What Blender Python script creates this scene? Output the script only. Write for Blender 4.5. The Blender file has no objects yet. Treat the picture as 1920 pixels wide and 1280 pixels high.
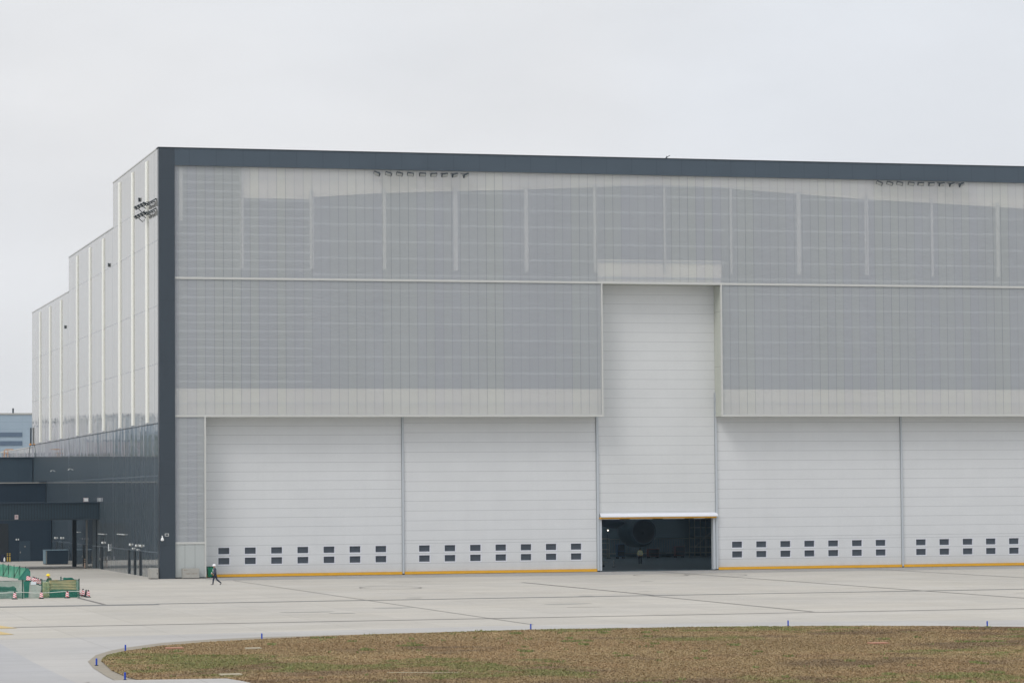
import bpy, bmesh, math, random
import numpy as np
from mathutils import Vector, Matrix
random.seed(7); rng = np.random.default_rng(7)
S = bpy.context.scene
C = S.collection

# ------------------------------------------------------------------ helpers
def lin(r, g, b):
    f = lambda c: (c/255/12.92 if c/255 <= .04045 else ((c/255+.055)/1.055)**2.4)
    return (f(r), f(g), f(b), 1)

class MB:
    """collects boxes, bars and tubes; build() links them as ONE mesh object"""
    def __init__(s): s.v = []; s.f = []; s.mi = []
    def poly(s, pts, mi=0):
        n = len(s.v); s.v += [tuple(p) for p in pts]; s.f.append(tuple(range(n, n+len(pts)))); s.mi.append(mi); return s
    def box(s, x0, x1, y0, y1, z0, z1, mi=0):
        n = len(s.v)
        s.v += [(x0,y0,z0),(x1,y0,z0),(x1,y1,z0),(x0,y1,z0),(x0,y0,z1),(x1,y0,z1),(x1,y1,z1),(x0,y1,z1)]
        for q in ((0,3,2,1),(4,5,6,7),(0,1,5,4),(1,2,6,5),(2,3,7,6),(3,0,4,7)):
            s.f.append(tuple(n+i for i in q)); s.mi.append(mi)
        return s
    def obox(s, c, ax, ay, az, mi=0):
        c = Vector(c); ax = Vector(ax); ay = Vector(ay); az = Vector(az); n = len(s.v)
        for k in (-1, 1):
            for (i, j) in ((-1,-1),(1,-1),(1,1),(-1,1)):
                s.v.append(tuple(c+ax*i+ay*j+az*k))
        for q in ((0,3,2,1),(4,5,6,7),(0,1,5,4),(1,2,6,5),(2,3,7,6),(3,0,4,7)):
            s.f.append(tuple(n+i for i in q)); s.mi.append(mi)
        return s
    def tube(s, pts, r, seg=8, mi=0, cap=True):
        pts = [Vector(p) for p in pts]; rr = r if isinstance(r, (list, tuple)) else [r]*len(pts)
        n0 = len(s.v)
        for i, p in enumerate(pts):
            d = (pts[min(i+1, len(pts)-1)]-pts[max(i-1, 0)]).normalized()
            a = d.orthogonal().normalized() if abs(d.z) < .99 else Vector((1,0,0))
            if abs(d.z) < .99: a = d.cross(Vector((0,0,1))).normalized()
            b = d.cross(a)
            for k in range(seg):
                t = 2*math.pi*k/seg; s.v.append(tuple(p+(a*math.cos(t)+b*math.sin(t))*rr[i]))
        for i in range(len(pts)-1):
            for k in range(seg):
                k2 = (k+1) % seg
                s.f.append((n0+i*seg+k, n0+i*seg+k2, n0+(i+1)*seg+k2, n0+(i+1)*seg+k)); s.mi.append(mi)
        if cap:
            s.f.append(tuple(n0+k for k in range(seg))); s.mi.append(mi)
            s.f.append(tuple(n0+(len(pts)-1)*seg+k for k in range(seg))[::-1]); s.mi.append(mi)
        return s
    def lathe(s, c, prof, seg=16, mi=0, mis=None):
        """profile [(r,z)...] turned round the vertical through c"""
        n0 = len(s.v)
        for r, z in prof:
            for k in range(seg):
                t = 2*math.pi*k/seg; s.v.append((c[0]+r*math.cos(t), c[1]+r*math.sin(t), c[2]+z))
        for i in range(len(prof)-1):
            for k in range(seg):
                k2 = (k+1) % seg
                s.f.append((n0+i*seg+k, n0+i*seg+k2, n0+(i+1)*seg+k2, n0+(i+1)*seg+k)); s.mi.append(mis[i] if mis else mi)
        s.f.append(tuple(n0+(len(prof)-1)*seg+k for k in range(seg))); s.mi.append(mis[-1] if mis else mi)
        return s
    def build(s, name, mats, parent=None, smooth=False, bevel=0):
        me = bpy.data.meshes.new(name); me.from_pydata(s.v, [], s.f)
        if not isinstance(mats, (list, tuple)): mats = [mats]
        for m in mats: me.materials.append(m)
        me.polygons.foreach_set('material_index', s.mi)
        if smooth: me.polygons.foreach_set('use_smooth', [True]*len(s.f))
        me.update()
        o = bpy.data.objects.new(name, me); C.objects.link(o)
        if parent: o.parent = parent
        if bevel:
            b = o.modifiers.new('bevel', 'BEVEL'); b.width = bevel; b.segments = 2; b.limit_method = 'ANGLE'
        return o

def empty(name, label, cat, loc=(0,0,0), rz=0, group=None):
    o = bpy.data.objects.new(name, None); C.objects.link(o); o.location = loc; o.rotation_euler.z = rz
    o['label'] = label; o['category'] = cat
    if group: o['group'] = group
    return o
def tag(o, label, cat, group=None, kind=None):
    if label: o['label'] = label
    if cat: o['category'] = cat
    if group: o['group'] = group
    if kind: o['kind'] = kind
    return o
def struct(o): o['kind'] = 'structure'; return o
def children(o): return [c for c in C.objects if c.parent == o]
def copy_tree(o, parent=None):
    c = o.copy(); C.objects.link(c); c.parent = parent
    for ch in children(o): copy_tree(ch, c)
    return c
ORD = ['first', 'second', 'third', 'fourth', 'fifth', 'sixth', 'seventh', 'eighth', 'ninth']
def ordinal(i, n, side='left', other='right'):
    if i == 0: return side+'most'
    if i == n-1: return other+'most'
    return ORD[i]+' from the '+side

# ------------------------------------------------------------------ materials
class NT:
    def __init__(s, name):
        s.m = bpy.data.materials.new(name); s.m.use_nodes = True; s.t = s.m.node_tree
        s.t.nodes.clear(); s.out = s.n('ShaderNodeOutputMaterial')
        s.tc = s.n('ShaderNodeTexCoord')
    def n(s, typ, **kw):
        o = s.t.nodes.new(typ)
        for k, v in kw.items(): setattr(o, k, v)
        return o
    def l(s, a, b): s.t.links.new(a, b)
    def set(s, sock, v):
        if hasattr(v, 'is_linked') or isinstance(v, bpy.types.NodeSocket): s.l(v, sock)
        else: sock.default_value = v
    def math(s, op, a, b=0, c=0, clamp=False):
        o = s.n('ShaderNodeMath', operation=op); o.use_clamp = clamp
        s.set(o.inputs[0], a); s.set(o.inputs[1], b); s.set(o.inputs[2], c); return o.outputs[0]
    def mix(s, f, a, b, mode='MIX'):
        o = s.n('ShaderNodeMix', data_type='RGBA', blend_type=mode)
        s.set(o.inputs[0], f); s.set(o.inputs[6], a); s.set(o.inputs[7], b); return o.outputs[2]
    def xyz(s, which='Object'):
        o = s.n('ShaderNodeSeparateXYZ'); s.l(s.tc.outputs[which], o.inputs[0]); return o.outputs
    def noise(s, scale, detail=4, rough=.55, stretch=(1,1,1), which='Object', dist=0):
        mp = s.n('ShaderNodeMapping'); s.l(s.tc.outputs[which], mp.inputs[0]); mp.inputs['Scale'].default_value = stretch
        o = s.n('ShaderNodeTexNoise'); s.l(mp.outputs[0], o.inputs['Vector'])
        o.inputs['Scale'].default_value = scale; o.inputs['Detail'].default_value = detail; o.inputs['Roughness'].default_value = rough
        o.inputs['Distortion'].default_value = dist
        return o.outputs[0]
    def ramp(s, fac, stops):
        o = s.n('ShaderNodeValToRGB'); s.l(fac, o.inputs[0]); e = o.color_ramp.elements
        while len(e) > 1: e.remove(e[0])
        e[0].position = stops[0][0]; e[0].color = stops[0][1]
        for p, c in stops[1:]:
            k = e.new(p); k.color = c
        return o.outputs[0]
    def line(s, coord, pitch, width, off=0):
        """1 on thin lines every pitch, 0 between"""
        a = s.math('SUBTRACT', coord, off-pitch*400); a = s.math('MODULO', a, pitch)
        b = s.math('SUBTRACT', pitch, a); d = s.math('MINIMUM', a, b)
        return s.math('LESS_THAN', d, width/2)
    def finish(s, col, rough=.5, metal=0, spec=.5, bump=None, bstr=.3, bdist=.02, coat=0, alpha=None, emit=None):
        p = s.n('ShaderNodeBsdfPrincipled')
        s.set(p.inputs['Base Color'], col); s.set(p.inputs['Roughness'], rough); s.set(p.inputs['Metallic'], metal)
        p.inputs['Specular IOR Level'].default_value = spec
        p.inputs['Coat Weight'].default_value = coat; p.inputs['Coat Roughness'].default_value = .02
        if bump is not None:
            b = s.n('ShaderNodeBump'); b.inputs['Strength'].default_value = bstr; b.inputs['Distance'].default_value = bdist
            s.set(b.inputs['Height'], bump); s.l(b.outputs[0], p.inputs['Normal']); s.l(b.outputs[0], p.inputs['Coat Normal'])
        if emit: p.inputs['Emission Color'].default_value = emit[0]; p.inputs['Emission Strength'].default_value = emit[1]
        sh = p.outputs[0]
        if alpha is not None:
            t = s.n('ShaderNodeBsdfTransparent'); x = s.n('ShaderNodeMixShader'); s.set(x.inputs[0], alpha)
            s.l(t.outputs[0], x.inputs[1]); s.l(sh, x.inputs[2]); sh = x.outputs[0]
        s.l(sh, s.out.inputs[0]); return s.m

def plain(name, col, rough=.6, metal=0, var=.12, scale=3, spec=.4, emit=None):
    m = NT(name); n = m.noise(scale, 4)
    f = m.math('MULTIPLY_ADD', n, 2*var, 1-var)
    hs = m.n('ShaderNodeHueSaturation'); hs.inputs['Color'].default_value = col; m.l(f, hs.inputs['Value'])
    return m.finish(hs.outputs[0], rough, metal, spec, emit=emit)

def m_door(name, pitch, off, base):
    m = NT(name); x, y, z = m.xyz()
    up = m.line(z, pitch, .055, off)
    up = m.math('MULTIPLY', up, m.math('GREATER_THAN', z, 3.1))
    lo = m.line(z, .955, .05, 1.07); lo = m.math('MULTIPLY', lo, m.math('LESS_THAN', z, 3.1))
    f = m.math('MAXIMUM', up, lo)
    if off > 20: f = m.line(z, pitch, .05, off)
    soft = m.noise(.35, 4, .6, (1,1,2.2)); streak = m.noise(1.2, 5, .6, (1,1,.06))
    v = m.math('MULTIPLY_ADD', soft, .10, .90); v = m.math('MULTIPLY_ADD', streak, .06, v)
    hs = m.n('ShaderNodeHueSaturation'); hs.inputs['Color'].default_value = base; m.l(v, hs.inputs['Value'])
    col = m.mix(m.math('MULTIPLY', f, .29), hs.outputs[0], lin(95,100,106))
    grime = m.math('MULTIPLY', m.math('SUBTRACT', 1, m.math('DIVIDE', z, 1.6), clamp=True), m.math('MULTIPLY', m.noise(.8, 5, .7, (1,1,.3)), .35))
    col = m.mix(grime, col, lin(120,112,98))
    # each fabric field bellies a little between its beams
    wr = m.noise(1.4, 3, .5, (.5,1,1.6)); h = m.math('MULTIPLY', wr, .6)
    return m.finish(col, .55, 0, .3, bump=h, bstr=.35, bdist=.05)

def m_sheet(name):
    m = NT(name); x, y, z = m.xyz(); P = .853
    xo = m.math('SUBTRACT', x, .99)
    idx = m.math('FLOOR', m.math('DIVIDE', m.math('ADD', xo, P*400), P))
    wn = m.n('ShaderNodeTexWhiteNoise', noise_dimensions='1D'); m.l(idx, wn.inputs['W'])
    ln = m.line(xo, P, .07)
    fine = m.line(xo, P/10, .02)
    dirt = m.noise(.9, 5, .65, (1,1,.12)); big = m.noise(.14, 4, .6, (1,1,.6))
    v = m.math('MULTIPLY_ADD', wn.outputs[0], .035, .93)
    v = m.math('MULTIPLY_ADD', dirt, .05, m.math('SUBTRACT', v, .025)); v = m.math('MULTIPLY_ADD', big, .16, m.math('SUBTRACT', v, .08))
    v = m.math('SUBTRACT', v, m.math('MULTIPLY', fine, .05))
    base = m.mix(wn.outputs[0], lin(202,206,213), lin(202,207,208))
    hs = m.n('ShaderNodeHueSaturation'); m.l(base, hs.inputs['Color']); m.l(v, hs.inputs['Value'])
    col = m.mix(m.math('MULTIPLY', ln, m.math('MULTIPLY_ADD', wn.outputs[0], .22, .30)), hs.outputs[0], lin(88,94,98))
    # a lighter clip mark where each joint crosses the fixing rail
    return m.finish(col, .35, 0, .35, alpha=m.math('MULTIPLY_ADD', ln, .15, .615))

def m_sidewall(name, base, rough, stop, lo=.03, spec=.4, coat=1.0):
    m = NT(name); x, y, z = m.xyz()
    rib = m.line(y, 1.5, .26); sub = m.line(y, .75, .16, .3)
    seam = None
    for zz in (2.42, 9.6, 14.51, 20.1, 25.55, 31.69, 35.58):
        d = m.math('LESS_THAN', m.math('ABSOLUTE', m.math('SUBTRACT', z, zz)), .065)
        seam = d if seam is None else m.math('MAXIMUM', seam, d)
    for yy in (2.92, 32.85, 72.2):
        d = m.math('LESS_THAN', m.math('ABSOLUTE', m.math('SUBTRACT', y, yy)), .16)
        seam = m.math('MAXIMUM', seam, d)
    panel = m.math('FLOOR', m.math('DIVIDE', y, .6)); wn = m.n('ShaderNodeTexWhiteNoise', noise_dimensions='1D'); m.l(panel, wn.inputs['W'])
    v = m.math('MULTIPLY_ADD', wn.outputs[0], .10, .92); v = m.math('MULTIPLY_ADD', m.noise(.25, 4, .6, (1,1,.25)), .12, m.math('SUBTRACT', v, .06))
    v = m.math('SUBTRACT', v, m.math('MULTIPLY', rib, .22)); v = m.math('SUBTRACT', v, m.math('MULTIPLY', sub, .10))
    hs = m.n('ShaderNodeHueSaturation'); hs.inputs['Color'].default_value = base; m.l(v, hs.inputs['Value'])
    col = m.mix(m.math('MULTIPLY', seam, .85), hs.outputs[0], stop)
    h = m.math('MULTIPLY_ADD', m.noise(.5, 2, .5, (1,1,.10)), 1, m.math('MULTIPLY', m.noise(.9, 2, .5, (1,1,.5)), .06))
    r = rough
    return m.finish(col, r, 0, spec, bump=h, bstr=1.0, bdist=lo, coat=coat)

def m_clad(name, base, px=2.56, pz=5.6, rib=0, rough=.4, axis='x', offx=0, offz=0):
    m = NT(name); x, y, z = m.xyz(); a = x if axis == 'x' else y
    f = m.line(a, px, .05, offx)
    if pz: f = m.math('MAXIMUM', f, m.line(z, pz, .05, offz))
    v = m.math('MULTIPLY_ADD', m.noise(.3, 4, .6, (1,1,.5)), .2, .9)
    hs = m.n('ShaderNodeHueSaturation'); hs.inputs['Color'].default_value = base; m.l(v, hs.inputs['Value'])
    c = m.mix(m.math('MULTIPLY', f, .35), hs.outputs[0], lin(20,26,32))
    h = None
    if rib:
        c = m.mix(m.math('MULTIPLY', m.line(a, rib, rib*.35), .45), c, lin(14,20,26)); h = m.line(a, rib, rib*.4)
    return m.finish(c, rough, 0, .4, bump=h, bstr=.4, bdist=.03)

def m_apron(name, base, grid=5.4, tint=None):
    m = NT(name); x, y, z = m.xyz()
    ln = m.math('MAXIMUM', m.line(x, grid, .05, .1), m.line(y, grid, .07, 1.5))
    ix = m.math('FLOOR', m.math('DIVIDE', m.math('ADD', x, 2700), grid)); iy = m.math('FLOOR', m.math('DIVIDE', m.math('ADD', m.math('SUBTRACT', y, 1.5), 2700), grid))
    cv = m.n('ShaderNodeCombineXYZ'); m.l(ix, cv.inputs[0]); m.l(iy, cv.inputs[1])
    wn = m.n('ShaderNodeTexWhiteNoise', noise_dimensions='2D'); m.l(cv.outputs[0], wn.inputs['Vector'])
    v = m.math('MULTIPLY_ADD', wn.outputs[0], .07, .865)
    v = m.math('MULTIPLY_ADD', m.noise(.05, 5, .6, (1,.5,1)), .26, m.math('SUBTRACT', v, .06))
    v = m.math('MULTIPLY_ADD', m.noise(.25, 6, .65, (.5,1.0,1)), .40, m.math('SUBTRACT', v, .20))
    v = m.math('MULTIPLY_ADD', m.noise(1.6, 4, .7), .14, m.math('SUBTRACT', v, .05))
    col = m.mix(m.noise(.08, 4, .6), lin(*base), lin(base[0]-8, base[1]-5, base[2]+2))
    hs = m.n('ShaderNodeHueSaturation'); m.l(col, hs.inputs['Color']); m.l(v, hs.inputs['Value'])
    stain = m.ramp(m.noise(.18, 6, .7, (.35,1,1), dist=.6), [(0,(0,0,0,1)),(.60,(0,0,0,1)),(.72,(1,1,1,1))])
    c = m.mix(m.math('MULTIPLY', stain, .16), hs.outputs[0], lin(120,118,114))
    c = m.mix(m.math('MULTIPLY', ln, .28), c, lin(95,93,90))
    return m.finish(c, .85, 0, .25)

def m_soil(name):
    m = NT(name); a = m.noise(.22, 6, .65); b = m.noise(2.5, 5, .7)
    c = m.ramp(a, [(.3, lin(134,118,88)), (.5, lin(150,130,98)), (.62, lin(142,126,100)), (.75, lin(112,116,74))])
    d = m.mix(m.ramp(b, [(.4,(0,0,0,1)),(.65,(1,1,1,1))]), c, lin(118,102,78))
    return m.finish(d, .95, 0, .1, bump=b, bstr=.5, bdist=.05)

def m_attr(name, attr='tint', rough=.9):
    m = NT(name); a = m.n('ShaderNodeAttribute', attribute_name=attr)
    return m.finish(a.outputs[0], rough, 0, .1)

def m_net(name, col, alpha, stretch=(1,1,1)):
    m = NT(name)
    v = m.math('MULTIPLY_ADD', m.noise(2.2, 4, .6, stretch), .7, .65)
    hs = m.n('ShaderNodeHueSaturation'); hs.inputs['Color'].default_value = col; m.l(v, hs.inputs['Value'])
    al = m.math('MULTIPLY_ADD', m.noise(1.5, 4, .6, stretch), .5, alpha-.25, clamp=True)
    return m.finish(hs.outputs[0], .7, 0, .2, alpha=al)

def m_stripe(name, c1, c2, pitch):
    """diagonal stripes that wind round an upright sleeve"""
    m = NT(name); x, y, z = m.xyz()
    ang = m.math('ARCTAN2', y, x); t = m.math('ADD', z, m.math('MULTIPLY', ang, pitch/math.pi/2*2))
    t = m.math('MODULO', m.math('ADD', t, 10), pitch); f = m.math('GREATER_THAN', t, pitch/2)
    return m.finish(m.mix(f, c1, c2), .5)

M = dict(
    slate=m_clad('slate_cladding', lin(68,80,91), 2.56, 0, rough=.38, offx=.3),
    slate_col=m_clad('slate_column_cladding', lin(53,62,71), 50, 5.72, rough=.38, offz=31.69),
    side=m_sidewall('side_panel_light', lin(154,152,146), .4, lin(60,60,60), .03, .4, 1.0),
    side_dark=m_sidewall('side_panel_dark', lin(80,92,99), .4, lin(120,130,138), .03, .4, 1.0),
    wing=m_sidewall('rear_wing_panel', lin(120,122,124), .2, lin(90,90,90)),
    strip=plain('white_light_strip', lin(246,247,240), .5, var=.04),
    sheet=m_sheet('polycarbonate_sheet'),
    backing=plain('dark_backing', lin(62,68,78), .8, var=.06, scale=.2),
    band=plain('pale_backing', lin(246,238,222), .8, var=.03, scale=.6),
    postw=plain('column_pale', lin(196,194,188), .7, var=.1, scale=.4),
    rail=plain('rail_grey', lin(158,163,168), .6, var=.25, scale=.5),
    trim=plain('cream_trim', lin(196,197,194), .45, var=.05),
    jamb=m_clad('jamb_panel', lin(186,189,180), 50, 5.4, rough=.5, axis='y', offz=25.4),
    wallpanel=m_clad('grey_wall_panel', lin(178,183,182), .95, 0, rough=.45, offx=1.45),
    doorA=m_door('door_fabric_first', .869, 14.28, lin(215,217,219)),
    doorB=m_door('door_fabric', .94, 14.55, lin(215,217,219)),
    doorC=m_door('door_fabric_tall', .925, 27.1, lin(212,214,215)),
    white=plain('white_painted_metal', lin(222,224,232), .45, var=.03),
    post=plain('grey_metal', lin(188,194,200), .4, var=.04),
    gap=plain('rubber_black', lin(38,42,46), .7),
    slot=plain('slot_grey', lin(146,151,154), .7),
    pane=plain('dark_glass', lin(66,74,84), .12, var=.1, scale=1, spec=.5),
    yellow=plain('yellow_seal', lin(226,170,40), .55, var=.12, scale=1.5),
    floor=plain('hangar_floor_paint', lin(104,124,134), .3, var=.15, scale=.3),
    inner=plain('interior_grey', lin(110,132,144), .8, var=.15, scale=.3),
    dark=plain('dark_metal', lin(44,52,58), .45),
    navy=m_clad('annex_navy', lin(50,66,79), 2.4, 0, rough=.45, offx=.5),
    navy_rib=m_clad('annex_navy_ribbed', lin(36,53,64), 50, 0, rib=.3, rough=.45),
    navy_low=m_clad('annex_navy_wall', lin(29,46,61), 1.2, 0, rough=.5),
    blue_clad=m_clad('far_blue_cladding', lin(152,168,182), 12, 2.0, rough=.5),
    far_white=plain('far_white_wall', lin(236,236,232), .6), foliage=plain('foliage', lin(72,86,66), .8, var=.3),
    far_stripe=plain('far_dark_stripe', lin(84,100,120), .6),
    roofing=plain('roof_grey', lin(136,140,142), .8),
    lamp=plain('lamp_white', lin(238,240,240), .3, var=.02),
    steel=plain('galvanised_steel', lin(172,170,164), .42, .25, var=.15, scale=4),
    chrome=plain('reflector', lin(168,170,168), .3, .1),
    apron=m_apron('concrete_apron', (187,181,169)),
    apron2=m_apron('concrete_apron_grey', (182,178,171), 5.4),
    apron3=m_apron('stain_and_shade_concrete', (162,158,151), 5.4),
    taxi=m_apron('dark_concrete', (174,172,169), 6.0),
    patchc=plain('repair_patch', lin(158,156,150), .9, var=.2, scale=.6),
    joint=plain('joint_tar', lin(118,114,110), .9, var=.3, scale=.6),
    drain=plain('drain_concrete', lin(126,126,124), .9, var=.25, scale=.5),
    kerb=plain('shoulder_concrete', lin(148,140,126), .9, var=.22, scale=1.2),
    soil=m_soil('dry_soil'), blades=m_attr('grass_blades'),
    slab1=plain('pink_slab', lin(176,128,106), .9), slab2=plain('pale_slab', lin(176,166,144), .9),
    paint=plain('yellow_marking', lin(196,172,118), .8, var=.3, scale=1),
    blue=plain('blue_plastic', lin(14,66,178), .4), black=plain('black_rubber', lin(34,36,38), .6),
    green=plain('green_plastic', lin(8,128,92), .4, var=.08), gdark=plain('dark_green', lin(10,82,62), .5),
    net=m_net('green_net', lin(52,122,104), .46, (1,1,.5)), net2=m_net('bright_green_net', lin(74,158,128), .88, (1,1,.3)),
    netdark=plain('bunched_green_net', lin(36,110,94), .8, var=.3), pole=plain('green_pole', lin(28,74,62), .6),
    tarp=plain('dark_green_tarp', lin(52,92,78), .8, var=.35, scale=2), poly=plain('pale_plastic', lin(196,206,200), .5, var=.25, scale=3),
    beige=plain('beige_wrap', lin(212,186,138), .7, var=.3, scale=1.6), beige2=plain('pale_beige_wrap', lin(198,190,140), .7, var=.2),
    tape=plain('white_tape', lin(214,218,210), .6), stripe=m_stripe('red_white_sleeve', lin(226,226,228), lin(206,44,52), .15),
    bolly=plain('bollard_yellow', lin(206,176,80), .5), bollc=plain('bollard_cream', lin(190,164,146), .5),
    orange=plain('orange_rail', lin(220,148,40), .5), skin=plain('skin', lin(186,136,110), .6, var=.05),
    jacket=plain('grey_jacket', lin(74,78,92), .85, var=.25, scale=6), jeans=plain('dark_jeans', lin(30,36,58), .85, var=.2, scale=6),
    shoe=plain('black_shoe', lin(22,22,26), .5), helmet=plain('white_helmet', lin(236,236,238), .35, var=.02),
    yhelmet=plain('yellow_helmet', lin(246,216,20), .35, var=.04), hivis=plain('hi_vis_vest', lin(246,248,196), .7),
    gvest=plain('green_workwear', lin(34,78,52), .8), hair=plain('black_hair', lin(24,20,20), .6), patch=plain('pale_patch', lin(240,242,244), .6),
    nacelle=plain('nacelle_paint', lin(50,72,84), .35), fan=plain('fan_dark', lin(8,14,20), .5), wing_p=plain('wing_paint', lin(40,58,76), .5),
    bulb=plain('lit_lamp', lin(255,240,220), .4, emit=((1,.9,.75,1), 3)),
    cart=plain('dull_red_cart', lin(110,66,62), .6), cart2=plain('blue_cart', lin(50,84,116), .6), bars=plain('pale_bar', lin(176,178,170), .6),
    sign=plain('notice_board', lin(196,180,182), .6, var=.05), paper=plain('white_sheet', lin(216,226,232), .6, var=.03), glyph=plain('brown_lettering', lin(128,108,84), .7),
)

_h = bpy.data.materials.new('haze'); _h.use_nodes = True; _h.node_tree.nodes.clear()
_o = _h.node_tree.nodes.new('ShaderNodeOutputMaterial'); _v = _h.node_tree.nodes.new('ShaderNodeVolumePrincipled')
_v.inputs['Color'].default_value = (.62, .82, 1, 1); _v.inputs['Density'].default_value = .00011; _v.inputs['Anisotropy'].default_value = .1
_h.node_tree.links.new(_v.outputs[0], _o.inputs['Volume']); M['haze'] = _h

# ------------------------------------------------------------------ camera
f_px = 5650.59
fw = Vector((0.25874986, 0.96458506, 0.05122667)).normalized()
yaw, pit, roll = 0.2620799426, 0.0512491036, -0.0079155049
r0 = Vector((math.cos(yaw), -math.sin(yaw), 0)); u0 = r0.cross(fw)
cr = r0*math.cos(roll)+u0*math.sin(roll); cu = -r0*math.sin(roll)+u0*math.cos(roll)
cam = bpy.data.cameras.new('camera'); co = bpy.data.objects.new('camera', cam); C.objects.link(co)
cam.sensor_width = 36; cam.lens = f_px/1920*36; cam.clip_start = 1; cam.clip_end = 5000
mw = Matrix((cr, cu, -fw)).transposed().to_4x4(); mw.translation = Vector((-41.0403, -280.4774, 7.42397)); co.matrix_world = mw
S.camera = co

# ------------------------------------------------------------------ sky and sun
SUN_EL, SUN_AZ = math.radians(48), math.radians(232)    # azimuth clockwise from +Y: front left of the facade
W = bpy.data.worlds.new('World'); S.world = W; W.use_nodes = True; t = W.node_tree; t.nodes.clear()
wo = t.nodes.new('ShaderNodeOutputWorld'); bg = t.nodes.new('ShaderNodeBackground'); bg.inputs[1].default_value = .1
sky = t.nodes.new('ShaderNodeTexSky'); sky.sky_type = 'NISHITA'; sky.sun_disc = False
sky.sun_elevation = SUN_EL; sky.sun_rotation = SUN_AZ; sky.dust_density = 6; sky.air_density = 1.5
tc = t.nodes.new('ShaderNodeTexCoord'); sp = t.nodes.new('ShaderNodeSeparateXYZ'); t.links.new(tc.outputs['Generated'], sp.inputs[0])
rp = t.nodes.new('ShaderNodeValToRGB'); t.links.new(sp.outputs[2], rp.inputs[0]); e = rp.color_ramp.elements
e[0].position = 0; e[0].color = (.768, .775, .785, 1); e[1].position = 1; e[1].color = (1.0, 1.02, 1.06, 1)
k = e.new(.10); k.color = (.775, .785, .805, 1); k = e.new(.18); k.color = (.785, .80, .825, 1)
nz = t.nodes.new('ShaderNodeTexNoise'); nz.inputs['Scale'].default_value = 9; nz.inputs['Detail'].default_value = 4
mp = t.nodes.new('ShaderNodeMapping'); mp.inputs['Scale'].default_value = (1, 1, 2.5); t.links.new(tc.outputs['Generated'], mp.inputs[0]); t.links.new(mp.outputs[0], nz.inputs['Vector'])
mr = t.nodes.new('ShaderNodeMapRange'); mr.inputs[1].default_value = .3; mr.inputs[2].default_value = .7; mr.inputs[3].default_value = 10.25; mr.inputs[4].default_value = 11.25; t.links.new(nz.outputs[0], mr.inputs[0])
vm = t.nodes.new('ShaderNodeVectorMath'); vm.operation = 'SCALE'; t.links.new(rp.outputs[0], vm.inputs[0]); t.links.new(mr.outputs[0], vm.inputs[3])
hs = t.nodes.new('ShaderNodeHueSaturation'); hs.inputs['Saturation'].default_value = .45; t.links.new(sky.outputs[0], hs.inputs['Color'])
mx = t.nodes.new('ShaderNodeMix'); mx.data_type = 'RGBA'; mx.inputs[0].default_value = .07
nz2 = t.nodes.new('ShaderNodeTexNoise'); nz2.inputs['Scale'].default_value = 3.2; nz2.inputs['Detail'].default_value = 3; t.links.new(tc.outputs['Generated'], nz2.inputs['Vector'])
r2 = t.nodes.new('ShaderNodeValToRGB'); t.links.new(nz2.outputs[0], r2.inputs[0]); r2.color_ramp.elements[0].position = .38; r2.color_ramp.elements[0].color = (1.015,1.0,.985,1); r2.color_ramp.elements[1].position = .62; r2.color_ramp.elements[1].color = (.965,.985,1.015,1)
mm = t.nodes.new('ShaderNodeMix'); mm.data_type = 'RGBA'; mm.blend_type = 'MULTIPLY'; mm.inputs[0].default_value = 1; t.links.new(vm.outputs[0], mm.inputs[6]); t.links.new(r2.outputs[0], mm.inputs[7])
t.links.new(mm.outputs[2], mx.inputs[6]); t.links.new(hs.outputs[0], mx.inputs[7]); t.links.new(mx.outputs[2], bg.inputs[0]); t.links.new(bg.outputs[0], wo.inputs[0])
sd = bpy.data.lights.new('sun', 'SUN'); sd.energy = 1.1; sd.angle = math.radians(22); sd.color = (1, .96, .9)
so = bpy.data.objects.new('sun', sd); C.objects.link(so)
sv = Vector((math.sin(SUN_AZ)*math.cos(SUN_EL), math.cos(SUN_AZ)*math.cos(SUN_EL), math.sin(SUN_EL)))
so.rotation_euler = sv.to_track_quat('Z', 'Y').to_euler()
S.view_settings.view_transform = 'Standard'; S.view_settings.look = 'None'; S.view_settings.exposure = 0; S.view_settings.gamma = 1

# ------------------------------------------------------------------ ground
struct(MB().poly([(-1500,-700,0),(1500,-700,0),(1500,1800,0),(-1500,1800,0)]).build('apron', M['apron']))
struct(MB().poly([(-26.4,-400,.004),(200,-400,.004),(200,-127,.004),(40,-119.8,.004),(20,-114.5,.004),(3,-112.5,.004),(-14,-115,.004),(-26.4,-117.5,.004)]).build('apron_edge', M['apron2']))
struct(MB().poly([(-200,-400,.008),(-26.6,-400,.008),(-26.4,-140,.008),(-26.1,-119,.008),(-200,-112,.008)]).build('taxiway', M['taxi']))
jt = MB()
for (x, y0, y1, w) in ((27.2,-29,-66,.18),(26.6,-66,-101,.13),(48.6,2,-112,.16),(70,2,-112,.15),(91,2,-112,.15),(5.3,-10,-112,.05),(-13.6,-51,-66,.16)):
    jt.poly([(x-w,y1,.012),(x+w,y1,.012),(x+w,y0,.012),(x-w,y0,.012)])
struct(jt.build('apron_joint', M['joint']))
dr = MB()
dr.poly([(-120,-68.6,.016),(-10,-68.6,.016),(-10,-66.7,.016),(-120,-66.7,.016)])
dr.poly([(-10,-67.2,.016),(200,-66.5,.016),(200,-65.7,.016),(-10,-66.3,.016)])
struct(dr.build('drain_channel', M['drain']))
struct(MB().poly([(-23.5,-102.35,.012),(200,-102.2,.012),(200,-101.75,.012),(-23.5,-101.9,.012)]).build('apron_seam', M['joint']))
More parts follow.
